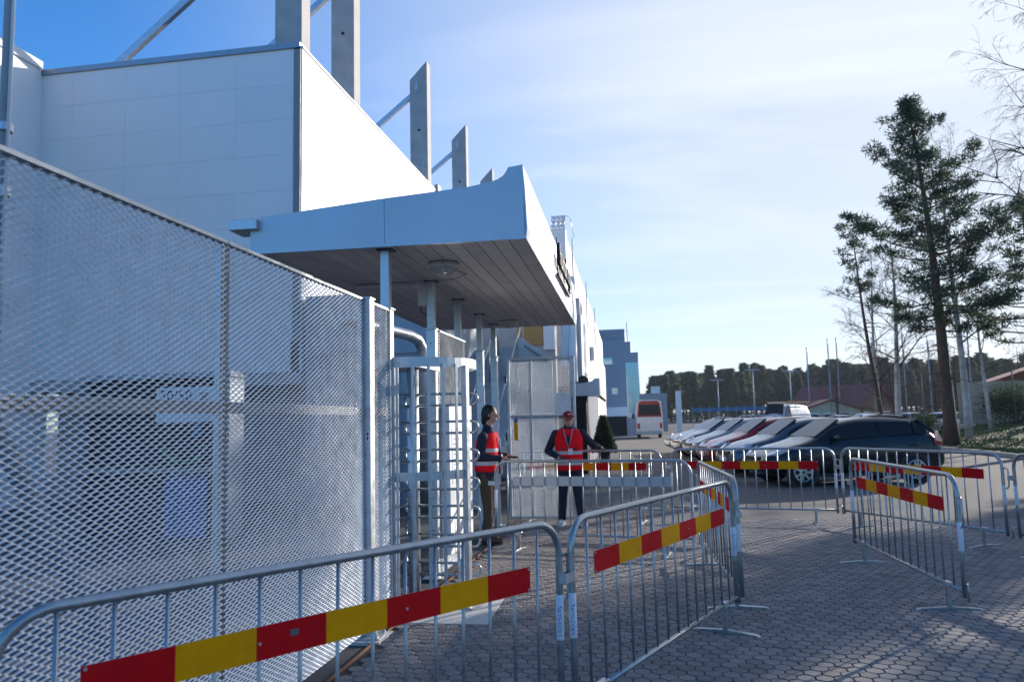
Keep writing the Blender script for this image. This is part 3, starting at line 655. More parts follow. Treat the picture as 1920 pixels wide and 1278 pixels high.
b = MB(); b.prism([(-.02, 0, 3.0), (.16, 0, 3.0), (.32, 0, 4.9), (.10, 0, 4.9)], (0, .3, 0)); b.build('strut_plate', 'alu_paint', t); MB().bb(.20, .40, .02, .4, 2.6, 5.4).build('strut_column', 'white_paint', t)
t = thing('upper_stand', 'distant white upper stand with ochre panel behind the canopy', 'building', (-2.4, 22.0, 0))
MB().bb(-4.4, -.05, 0, .4, 0, 5.0).build('back_wall', 'concrete', t)
MB().bb(-1.15, -.40, -.05, 0, 3.75, 4.95).build('ochre_panel', 'ochre', t); MB().bb(-.38, -.06, -.05, 0, 3.6, 4.95).build('white_panel', 'white_paint', t)
b = MB(); b.prism([(.12, 3.0, 0), (-.62, 38, 0), (-1.6, 38, 0), (-1.6, 3.0, 0)], (0, 0, 7.45)); b.build('long_wall', 'white_panel', t)
MB().bb(-.55, .10, 2.55, 3.0, 5.35, 7.75).build('end_pier', 'white_panel', t); MB().bb(-.42, .02, 2.50, 2.55, 6.1, 6.65).build('ochre_panel', 'ochre', t)
for k in range(4): MB().bb(.02 - .02 * (4 + 6 * k), .14 - .02 * (4 + 6 * k), 5 + 6 * k, 5.4 + 6 * k, 6.2, 6.9).build('window', 'office_glass', t)
for k in range(3): MB().tube([(.16 - .02 * (3 + 9 * k), 5 + 9 * k, 5.0), (.16 - .02 * (3 + 9 * k), 5 + 9 * k, 8.0)], .03, 6).build('mast', 'galv', t)
t = thing('floodlight_rack', 'rack of bright floodlights on the roof beyond the canopy', 'floodlight', (-2.72, 24.8, 7.75)); t.scale = (.58, .7, .58)
for i in range(3):
    for j in range(3):
        m = Matrix.Rotation(R(-30), 3, 'X') @ Matrix.Rotation(R(20), 3, 'Z'); MB().box((i * .26, j * .18, .25 + j * .30), (.22, .06, .22), rot=m).build('floodlight', 'white_paint', t, bevel=.01)
for x in (-.14, .12, .38, .64):
    MB().tube([(x, -.1, 0), (x, .5, 1.05)], .016, 6).build('rack_bar', 'galv_tube', t, smooth=True)
for z in (.1, .4, .7, 1.0): MB().tube([(-.14, -.1 + z * .57, z), (.70, -.1 + z * .57, z)], .016, 6).build('rack_bar', 'galv_tube', t, smooth=True)
MB().tube([(.9, .6, .95), (1.0, 1.6, .0)], .016, 6).build('rack_bar', 'galv_tube', t, smooth=True); MB().tube([(.66, .5, 1.0), (.9, .6, .95)], .016, 6).build('rack_bar', 'galv_tube', t, smooth=True)
t = thing('grey_pillar', 'broad shaded grey concrete pillar right of the gate', 'pillar', (-2.48, 24.0, 0))
MB().bb(0, .60, 0, 1.2, 0, 5.38).build('shaft', 'concrete', t, bevel=.012); MB().bb(-.02, .62, -.015, 0, 3.18, 3.20).build('joint_line', 'joint_dark', t)
t = thing('lower_white_wall', 'long sunlit white wall with slatted base running to the blue office', 'wall', (-1.80, 23.4, 0), R(1.3))
NW = 10
for k in range(NW): MB().bb(-.3, 0, .02 + k * 2.7, 2.7 + k * 2.7 - .02, 2.72, 4.80).build('wall_panel', 'white_panel', t)
MB().bb(-.34, -.05, 0, 27, 2.6, 4.78).build('wall_core', 'concrete', t)
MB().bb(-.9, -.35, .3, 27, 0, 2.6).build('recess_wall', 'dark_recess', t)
MB().bb(-.30, -.02, 13.0, 27, 0, 2.70).build('end_wall', 'white_panel', t)
for k in range(40): MB().bb(-.12, -.02, 1.0 + k * .30, 1.06 + k * .30, .0, 2.70).build('slat', 'white_paint', t)
MB().bb(.0, .16, 5.2, 5.7, 3.75, 4.25).build('cable_box', 'lamp_white', t, bevel=.01); MB().tube([(.03, 5.4, 3.75), (.03, 5.4, 3.15), (.03, 5.2, 3.05), (.03, 1.0, 3.05)], .012, 6).build('cable', 'lamp_white', t, smooth=True)
for k in range(5): MB().ball((.06, 9 + k * 3.0, 2.62), (.08, .10, .10), 10, 6).build('wall_lamp', 'black_plastic', t, smooth=True)
t = thing('small_canopy', 'small blue-grey door canopy beside the grey pillar', 'canopy', (-2.2, 23.0, 0))
b = MB(); b.prism([(0, 0, 2.28), (.92, 0, 2.28), (.92, 0, 2.80), (.76, 0, 2.79), (.71, 0, 2.72), (.55, 0, 2.68), (0, 0, 2.62)], (0, .95, 0)); b.build('canopy_body', 'alu_paint', t, bevel=.006)
MB().lathe([(.16, -.05), (.16, .05)], c=(.42, .30, 2.74), n=18, axis='Y').build('dark_roundel', 'black_plastic', t); MB().bb(.02, .5, .05, .9, 0, 2.28).build('door_recess', 'dark_recess', t)
# clipped conifer in a pot
def leafcloud(mb, n, fn, size, rnd, up=0.0):
    for _ in range(n):
        p, dr = fn(rnd); p = Vector(p); d = Vector((rnd.gauss(0, 1), rnd.gauss(0, 1), rnd.gauss(0, 1) + up)) + Vector(dr) * 1.4
        d.normalize(); s = d.cross(Vector((rnd.gauss(0, 1), rnd.gauss(0, 1), rnd.gauss(0, 1)))).normalized(); l = size * rnd.uniform(.6, 1.4); w = l * .30
        mb.tri(p - s * w, p + s * w, p + d * l)
    return mb
t = thing('potted_conifer', 'dark clipped cone-shaped conifer in a black pot by the white wall', 'plant', (-1.42, 27.0, 0))
MB().lathe([(.16, 0), (.21, .42), (.23, .42), (.23, .48), (.19, .48)], n=20).build('pot', 'terracotta', t)
def cone(r):
    h = r.random() ** 0.7; a = r.uniform(0, 2 * pi); z = .45 + (1 - h) * 1.25; rad = (.06 + h * .36) * r.uniform(.8, 1.08); return (rad * math.cos(a), rad * math.sin(a), z), (math.cos(a) * .5, math.sin(a) * .5, .6)
leafcloud(MB(), 7000, cone, .085, random.Random(2)).build('foliage', 'spruce_needle', t, fix=False); MB().tube([(0, 0, .4), (0, 0, 1.5)], .04, 8).build('stem', 'bark', t)

# ------------------------------------------------------------------ kiosk behind the fence
t = thing('kiosk', 'kiosk hatch with a 50/50 sign seen through the left fence', 'kiosk', (-7.3, 10.6, 0))
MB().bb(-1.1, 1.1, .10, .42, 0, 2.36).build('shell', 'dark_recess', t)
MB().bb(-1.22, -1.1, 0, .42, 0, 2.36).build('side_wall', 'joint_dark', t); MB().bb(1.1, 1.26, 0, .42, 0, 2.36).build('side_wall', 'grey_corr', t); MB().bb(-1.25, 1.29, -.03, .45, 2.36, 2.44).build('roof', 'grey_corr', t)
sg = MB().bb(.08, 1.02, -.02, .02, 1.70, 2.22).build('sign_board', 'sticker', t)
tm = text_mesh('50/50', .23, .002); o = link('sign_lettering', tm, 'ink_black', sg); o.location = (.40, -.024, 2.09); o.rotation_euler = (pi / 2, 0, 0)
MB().ball((.86, -.018, 2.08), (.09, .012, .07), 10, 6).build('sign_emblem', 'wc_wall', sg)
MB().bb(.25, .92, -.03, .01, .02, 1.0).build('blue_poster', 'blue_poster', t)
for k in range(5): a = -2.6 + k * .55; MB().box((.55 + .36 * math.cos(a), -.02, 1.42 + .30 * math.sin(a)), (.12, .02, .06), rot=Matrix.Rotation(-a - pi / 2, 3, 'Y')).build('green_mark', 'green_print', t)
MB().bb(.70, .84, -.04, .0, 1.48, 1.66).build('blue_mark', 'blue_hoard', t)
MB().bb(-1.1, 1.1, -.25, .1, .98, 1.03).build('counter', 'wc_wall', t)
t = thing('light_mast', 'slim pole with clamp bands at the left picture edge', 'pole', (-3.02, 3.18, 0))
MB().tube([(0, 0, 0), (0, 0, 9)], .024, 12).build('mast', 'pole_grey', t, smooth=True); MB().tube([(.032, -.01, 0), (.032, -.01, 9)], .009, 8).build('cable', 'sticker', t, smooth=True)
for z in (2.75, 3.07, 1.2): MB().lathe([(.034, 0), (.036, .005), (.036, .04), (.034, .045)], c=(.004, 0, z), n=16).build('clamp_band', 'galv', t)

# ================================================================== FAR BUILDINGS
t = thing('office_block', 'blue-grey office block with stepped roof and glass corner at the end of the street', 'building', (-9.0, 70, 0))
MB().bb(0, 7.50, 0, 12, 0, 8.6).build('wall', 'office_clad', t); MB().bb(7.50, 7.98, 0, 12, 0, 8.38).build('wall', 'office_clad', t); MB().bb(7.98, 8.62, 0, 12, 6.5, 7.40).build('wall', 'office_clad', t); MB().bb(0, 7.50, .05, 12, 8.6, 9.55).build('plant_screen', 'office_clad', t)
for k in range(12): MB().bb(k * .62, k * .62 + .05, -.02, .05, 8.62, 9.55).build('screen_rib', 'office_clad', t)
for k in range(5): MB().bb(0, 7.5, .0, .04, 8.72 + k * .17, 8.76 + k * .17).build('screen_louvre', 'coping', t)
gl = MB().bb(7.46, 8.62, -.02, 11, 1.6, 6.5).build('glass_wall', 'office_glass', t)
for k in range(6): MB().bb(7.46 + k * .226, 7.49 + k * .226, -.04, -.02, 1.6, 6.5).build('mullion', 'office_clad', gl)
for (x, z, w) in ((5.45, 6.4, .85), (6.2, 3.7, .5), (2.0, 6.4, .85)):
    wn = MB().bb(x, x + w, -.03, .02, z, z + .55).build('window', 'office_glass', t); MB().bb(x - .05, x + w + .05, -.05, -.03, z + .55, z + .6).build('window_head', 'coping', wn)
MB().bb(0, 7.6, -.1, 0, 1.75, 2.55).build('pale_band', 'white_paint', t); MB().bb(0, 7.4, -.06, 0, 0, 1.7).build('shop_front', 'dark_recess', t); MB().bb(7.46, 8.62, .1, 10, 0, 1.6).build('base_wall', 'office_clad', t)
MB().tube([(7.7, .5, 8.38), (7.7, .5, 10.2)], .04, 6).build('mast', 'galv', t)
t = thing('low_grey_building', 'low grey building with a white roof box behind the minibus', 'building', (-.6, 88, 0))
MB().bb(0, 3.1, 0, 8, 0, 4.2).build('wall', 'grey_corr', t); MB().bb(1.4, 2.4, .5, 2, 4.2, 5.0).build('roof_box', 'white_paint', t)
t = thing('white_pylon', 'slim white sign pylon in front of the forest edge', 'pylon', (2.95, 75, 0)); MB().bb(0, .5, 0, .35, 0, 4.0).build('pylon_body', 'white_paint', t, bevel=.02)
t = thing('blue_hoarding', 'long blue hoarding below the forest edge', 'fence', (7.0, 118, 0), R(-4))
for k in range(14): MB().bb(k * 1.25, k * 1.25 + 1.2, 0, .1, 2.15, 2.75).build('hoarding_board', 'blue_hoard', t); MB().bb(k * 1.25 - .05, k * 1.25 + .0, .0, .12, 0, 3.0).build('post', 'pole_grey', t)
def gable_house(name, label, loc, rz, w, l, h, rh, wall, ov=.5):
    t = thing(name, label, 'house', loc, rz)
    b = MB(); b.prism([(-w / 2, 0, 0), (w / 2, 0, 0), (w / 2, 0, h), (0, 0, h + rh), (-w / 2, 0, h)], (0, l, 0)); b.build('wall', wall, t)
    for s in (-1, 1):
        b = MB(); b.prism([(s * (w / 2 + ov), -ov, h - rh * ov / (w / 2)), (0, -ov, h + rh + .02), (0, -ov, h + rh + .2), (s * (w / 2 + ov), -ov, h - rh * ov / (w / 2) + .18)], (0, l + 2 * ov, 0)); b.build('roof', 'roof_red', t)
    for k in range(3): wn = MB().bb(-w / 2 + w * (k + .6) / 4, -w / 2 + w * (k + 1.2) / 4, -.05, .02, h * .35, h * .8).build('window', 'car_glass', t); MB().bb(-w / 2 + w * (k + .55) / 4, -w / 2 + w * (k + 1.25) / 4, -.06, -.05, h * .8, h * .86).build('frame', 'white_paint', wn)
    return t
gable_house('house', 'low house with a broad dark red roof behind the flagpoles', (28.6, 103, 0), R(48), 10, 9.5, 1.9, 3.0, 'wood_brown')
gable_house('house', 'small cream house with a shallow gable beside the white camper van', (21.5, 96, 0), R(0), 6.6, 8, 1.9, 1.1, 'cream', .3)
gable_house('house', 'brown timber house with red roof at the right picture edge', (28.2, 56, .6), R(-14), 9, 14, 2.9, 1.5, 'wood_brown')
t = thing('plank_fence', 'beige plank fence behind the big pine trunk', 'fence', (18.6, 50.5, .75), R(-8))
for k in range(44): MB().bb(k * .30, k * .30 + .285, 0, .025 + .012 * (k % 2), 0, 2.5 + .03 * math.sin(k * 2.1)).build('plank', 'plank_beige', t)
for z in (.5, 2.0): MB().bb(0, 13.2, .04, .10, z, z + .1).build('rail', 'wood_brown', t)
t = thing('wire_fence', 'dark wire fence posts along the top of the grass bank', 'fence', (17.2, 46.5, .8), R(-12))
for k in range(8): MB().tube([(k * 2.2 - 4, 0, -.2), (k * 2.2 - 4, 0, 2.9)], .035, 8).build('post', 'joint_dark', t, smooth=True)
for z in (.3, 1.5, 2.8): MB().tube([(-4, 0, z), (11.4, 0, z)], .012, 6).build('wire', 'joint_dark', t, smooth=True)
for i, (x, y, h) in enumerate(((20.0, 100, 9.6), (21.6, 96, 10.2), (22.8, 97, 10.4), (25.4, 92, 9.8), (28.0, 90, 10.6), (31.2, 92, 9.8), (33.8, 88, 10.4))):
    t = thing('flagpole', ['leftmost slim white flagpole before the forest', 'flagpole in the left pair before the red roof', 'right-hand flagpole of the pair before the red roof', 'flagpole with a round lamp just left of the pale birch', 'flagpole touching the pale birch trunk', 'flagpole right of the pale birch', 'flagpole between the birch and the big pine'][i], 'flagpole', (x, y, 0), 0, 'flagpoles before the forest')
    MB().tube([(0, 0, 0), (0, 0, h * .5), (0, 0, h)], [.075, .06, .04], 8).build('pole', 'pole_grey', t, smooth=True); MB().ball((0, 0, h), .1, 8, 6).build('finial', 'galv', t, smooth=True)
    MB().bb(.05, .09, -.02, .02, 1.0, h * .95).build('halyard', 'pole_grey', t)
for i, (x, y, h) in enumerate(((11.0, 120, 6.8), (14.8, 110, 7.6), (20.0, 112, 7.4))):
    t = thing('street_lamp', ['car park lamp left of the camper van, standing before the dark forest', 'tall car park lamp right above the camper van', 'car park lamp with two heads before the red roof'][i], 'street lamp', (x, y, 0), 0, 'car park lamps')
    MB().tube([(0, 0, 0), (0, 0, h)], [.09, .06], 8).build('pole', 'pole_grey', t, smooth=True); MB().bb(-1.0, .9, -.15, .15, h, h + .16).build('lamp_head', 'pole_grey', t)

# ================================================================== VEHICLES
def vehicle(loc, rz, label, paint, kind='hatch', sc=1.0, detail=True, cat='car', nm='parked_car'):
    t = thing(nm, label, cat, loc, rz, None)
    # local: nose at x=0 pointing -x, tail at x=L, width along y (centre 0)
    if kind == 'hatch': L, Wd, Ht = 4.20, 1.78, 1.50; hood, cowl, roofA, roofB, tailT, tail = .76, 1.12, 2.0, 3.55, 4.02, 4.2; beltF, beltR = .95, 1.06; wb = (.82, 3.42)
    if kind == 'wagon': L, Wd, Ht = 4.55, 1.78, 1.52; hood, cowl, roofA, roofB, tailT, tail = .74, 1.15, 2.05, 4.05, 4.42, 4.55; beltF, beltR = .95, 1.02; wb = (.85, 3.55)
    if kind == 'sedan': L, Wd, Ht = 4.5, 1.76, 1.44; hood, cowl, roofA, roofB, tailT, tail = .72, 1.2, 2.1, 3.3, 4.0, 4.5; beltF, beltR = .92, .98; wb = (.85, 3.5)
    if kind == 'van': L, Wd, Ht = 5.4, 2.0, 2.35; hood, cowl, roofA, roofB, tailT, tail = .95, .65, 1.5, 5.1, 5.36, 5.4; beltF, beltR = 1.2, 1.25; wb = (.85, 4.2)
    hw = Wd / 2
    def section(x, zb, zbelt, zr, wb_, wr):
        # half profile from sill to roof centre, mirrored
        hp = [(hw * .93 * wb_, zb), (hw * wb_, zb + (zbelt - zb) * .35), (hw * wb_, zb + (zbelt - zb) * .72), (hw * .955 * wb_, zbelt), (hw * wr, zr - (zr - zbelt) * .10 if zr - zbelt > .1 else zr - .01), (hw * wr * .80, zr), (0, zr + .015)]
        return [(x, y, z) for y, z in hp] + [(x, -y, z) for y, z in reversed(hp[:-1])]
    flat = .02; S_ = [section(0.0, .40, .52, .56, .78, .60), section(.05, .28, .60, .66, .86, .70), section(.22, .20, hood * .88, hood * .97, .95, .80), section(.60, .19, hood + .06, hood + .14, 1, .84),
        section(cowl, .19, beltF, beltF + .03, 1, .80), section((cowl + roofA) / 2, .19, (beltF + .98 * beltF) / 2 + .02, (beltF + Ht) / 2 + .06, 1, .79), section(roofA, .19, beltF + .03, Ht - .03, 1, .74), section((roofA + roofB) / 2, .19, (beltF + beltR) / 2 + .02, Ht, 1, .74),
        section(roofB, .19, beltR, Ht - .05, 1, .72), section((roofB + tailT) / 2, .20, beltR, (Ht + beltR) / 2 + .06, .985, .73), section(tailT, .24, beltR - .06, beltR - .0, .96, .74), section(tail - .03, .28, .80, .88, .90, .76), section(tail, .40, .62, .66, .84, .70)]
    body = MB(); body.loft(S_); me = body.mesh('body', True)
    o = link('body', me, paint, t); sm = o.modifiers.new('sub', 'SUBSURF'); sm.levels = 1; sm.render_levels = 2
    # glass: side windows, windscreen, rear window as shallow proud panels
    def wy(x, z, s):       # side surface of the greenhouse at height z
        bl = beltF + (beltR - beltF) * max(0, min(1, (x - cowl) / (roofB - cowl))); k = max(0, min(1, (z - bl) / (Ht - .1 - bl))); return s * hw * (.955 + (.765 - .955) * k)
    def zt(x): 
        if x < roofA: return beltF + (Ht - .10 - beltF) * max(0, (x - cowl - .1) / (roofA - cowl - .1))
        if x > roofB: return beltR + (Ht - .12 - beltR) * max(0, 1 - (x - roofB) / (tailT - roofB + .05))
        return Ht - .115
    def zbelt(x): return beltF + .035 + (beltR - beltF + .01) * max(0, min(1, (x - cowl) / (roofB - cowl)))
    cuts = [cowl + .42, cowl + .62, roofA + .15, roofA + .62, None, roofA + .68, roofA + 1.05, roofA + 1.42, None, roofA + 1.48, roofB + .02, min(roofB + .22, tailT - .1)]
    if kind == 'van': cuts = [cowl + .25, cowl + .45, roofA + .1, roofA + .45]
    for s in (-1, 1):
        seg = []; groups = []
        for c in cuts:
            if c is None: groups.append(seg); seg = []
            else: seg.append(c)
        groups.append(seg)
        for seg in groups:
            w = MB()
            for a, c in zip(seg, seg[1:]):
                q = [(a, zbelt(a)), (c, zbelt(c)), (c, max(zbelt(c) + .02, zt(c))), (a, max(zbelt(a) + .02, zt(a)))]
                w.prism([(x, wy(x, z, s) + s * .012, z) for x, z in q], (0, -s * .03, 0))
            w.build('side_window', 'car_glass', t)
    w = MB(); f0, f1 = (cowl + .14, beltF + .09), (roofA - .12, Ht - .075)
    w.prism([(f0[0], -hw * .76, f0[1]), (f0[0], hw * .76, f0[1]), (f1[0], hw * .62, f1[1]), (f1[0], -hw * .62, f1[1])], (-.035, 0, .05)); w.build('windscreen', 'car_glass', t, bevel=.01)
    r0, r1 = (tailT + .0, beltR + .06), (roofB + .14, Ht - .10)
    if kind != 'van': w = MB(); w.prism([(r0[0], -hw * .70, r0[1]), (r0[0], hw * .70, r0[1]), (r1[0], hw * .60, r1[1]), (r1[0], -hw * .60, r1[1])], (.045, 0, .04)); w.build('rear_window', 'car_glass', t, bevel=.01)
    for s in (-1, 1):
        b = MB(); b.prism([(.16, s * hw * .52, hood * .82), (.10, s * hw * .70, hood * .78), (.30, s * hw * .93, hood * .90), (.52, s * hw * .97, hood * 1.02), (.40, s * hw * .80, hood * 1.02)], (0, 0, .10)); b.build('headlight', 'headlight', t, bevel=.02)
        b = MB(); b.prism([(tail - .06, s * hw * .86, .78), (tail - .30, s * hw * .985, .82), (tailT - .12, s * hw * .97, beltR + .0), (tailT + .02, s * hw * .86, beltR - .02)], (.03, 0, .12)); b.build('tail_light', 'taillight', t, bevel=.02)
        b = MB(); b.ball((cowl + .48, s * (hw + .08), beltF + .10), (.07, .10, .065), 10, 7); b.build('mirror', paint, t, smooth=True)
        for x in (roofA + .42, roofA + 1.30):
            if kind != 'van' and x < roofB + .3: MB().bb(x, x + .19, min(s * hw * .985, s * (hw + .028)), max(s * hw * .985, s * (hw + .028)), beltF - .12, beltF - .085).build('door_handle', paint, t, bevel=.008)
        MB().bb(wb[0] + .40, wb[1] - .40, min(s * hw * .93, s * hw * 1.0), max(s * hw * .93, s * hw * 1.0), .20, .27).build('sill', 'black_plastic', t, bevel=.01)
        for x in wb:
            rr = .315 if kind != 'van' else .34
            MB().lathe([(rr + .065, -.02), (rr + .065, .02)], c=(x, s * (hw - .012), rr + .01), n=26, axis='Y').build('wheel_arch', 'black_plastic', t)
            wl = MB(); wl.lathe([(rr * .66, -.10), (rr * .96, -.10), (rr, -.07), (rr, .07), (rr * .96, .10), (rr * .66, .10)], c=(x, s * (hw - .075), rr), n=28, axis='Y'); wh = wl.build('wheel', 'tyre', t, smooth=True)
            rm = MB()
            for k in range(7):
                a = 2 * pi * k / 7; rm.beam((x + .03 * math.cos(a), s * (hw + .028), rr + .03 * math.sin(a)), (x + rr * .64 * math.cos(a), s * (hw + .026), rr + rr * .64 * math.sin(a)), .05, .022, up=(0, 1, 0))
            rm.tube([(x + rr * .65 * math.cos(2 * pi * k / 24), s * (hw + .024), rr + rr * .65 * math.sin(2 * pi * k / 24)) for k in range(24)], .018, 6, closed=True); rm.build('rim', 'rim', wh)
    MB().bb(-.015, .02, -.26, .26, .40, .51).build('number_plate', 'sticker', t); MB().bb(.0, .05, -.45, .45, .56, .66).build('grille', 'black_plastic', t, bevel=.01)
    if kind == 'wagon':
        for s in (-1, 1): MB().tube([(roofA + .1, s * hw * .66, Ht), (roofA + .2, s * hw * .66, Ht + .06), (roofB, s * hw * .66, Ht + .05), (roofB + .1, s * hw * .66, Ht - .02)], .018, 8).build('roof_rail', 'galv', t, smooth=True)
    if kind == 'van':
        for x in (1.6, 2.8, 4.0, 5.0): MB().bb(x, x + .06, -hw * .8, hw * .8, Ht + .08, Ht + .14).build('roof_rack_bar', 'coping', t)
        for s in (-1, 1): MB().bb(1.4, 5.1, min(s * hw * .8, s * hw * .85), max(s * hw * .8, s * hw * .85), Ht + .04, Ht + .20).build('roof_rack_rail', 'wood_brown', t)
    return t
RZ = R(13)
def row(y, x): return (x, y, 0)
vehicle((2.42, 18.92, 0), RZ, 'black hatchback parked nearest behind the barriers', 'car_black', 'hatch')
vehicle((2.05, 21.9, 0), RZ, 'dark grey hatchback between the black hatchback and the red estate', 'car_grey', 'hatch')
vehicle((1.72, 25.2, 0), RZ, 'red estate car with roof rails in the parked row', 'car_red', 'wagon')
vehicle((1.45, 28.6, 0), RZ, 'silver estate parked beyond the red estate', 'car_silver', 'wagon')
vehicle((1.15, 31.8, 0), RZ, 'grey hatchback parked beyond the silver estate', 'car_grey', 'hatch')
vehicle((.95, 35.2, 0), RZ, 'dark blue saloon at the far end of the first parked row', 'car_blue', 'sedan')
vehicle((8.0, 38.5, 0), R(5), 'grey hatchback in the second row seen over the black car roof', 'car_grey', 'hatch')
vehicle((9.0, 60, 0), R(54), 'white camper van with roof rack before the forest', 'car_white', 'van', cat='van', nm='camper_van')
vehicle((14.0, 66, 0), R(-70), 'pale blue-white car right of the camper van', 'car_silver', 'sedan')
vehicle((16.4, 68, 0), R(-70), 'white car before the cream house gable', 'car_white', 'hatch')
vehicle((19.8, 68, 0), R(-75), 'bright car below the pale birch', 'car_silver', 'hatch')
vehicle((22.6, 66, 0), R(-75), 'dark car right of the pale birch foot', 'car_blue', 'sedan')
vehicle((17.6, 56, 0), R(-60), 'car with glinting windscreen behind the birch trunk left of the pine', 'car_white', 'hatch')
vehicle((4.6, 75, 0), R(10), 'small dark car far off by the white pylon', 'car_grey', 'sedan')
# minibus seen from behind
t = thing('minibus', 'white minibus with red-framed rear window driving away', 'bus', (.35, 60, 0), R(2))
b = MB(); b.prism([(-.98, 0, .35), (.98, 0, .35), (.98, 0, 1.6), (.86, 0, 2.75), (.60, 0, 2.9), (-.60, 0, 2.9), (-.86, 0, 2.75), (-.98, 0, 1.6)], (0, 6, 0)); b.build('body', 'car_white', t, bevel=.06)
b = MB(); b.prism([(-.94, -.03, 1.62), (.94, -.03, 1.62), (.82, -.03, 2.72), (.58, -.03, 2.84), (-.58, -.03, 2.84), (-.82, -.03, 2.72)], (0, .03, 0)); b.build('red_surround', 'car_red', t, bevel=.02)
b = MB(); b.prism([(-.80, -.05, 1.74), (.80, -.05, 1.74), (.72, -.05, 2.55), (-.72, -.05, 2.55)], (0, .03, 0)); b.build('rear_window', 'car_glass', t, bevel=.02)
for s in (-1, 1):
    MB().bb(s * .84 - .1, s * .84 + .1, -.04, .02, .75, 1.15).build('tail_light', 'taillight', t, bevel=.02); MB().lathe([(.36, -.12), (.36, .12)], c=(s * .8, 1.3, .36), n=20, axis='X').build('wheel', 'tyre', t)
    MB().bb(s * 1.12 - .08, s * 1.12 + .08, 5.6, 5.75, 1.5, 1.9).build('mirror', 'black_plastic', t)
MB().bb(-.95, .95, -.1, .05, .3, .55).build('bumper', 'coping', t, bevel=.03)

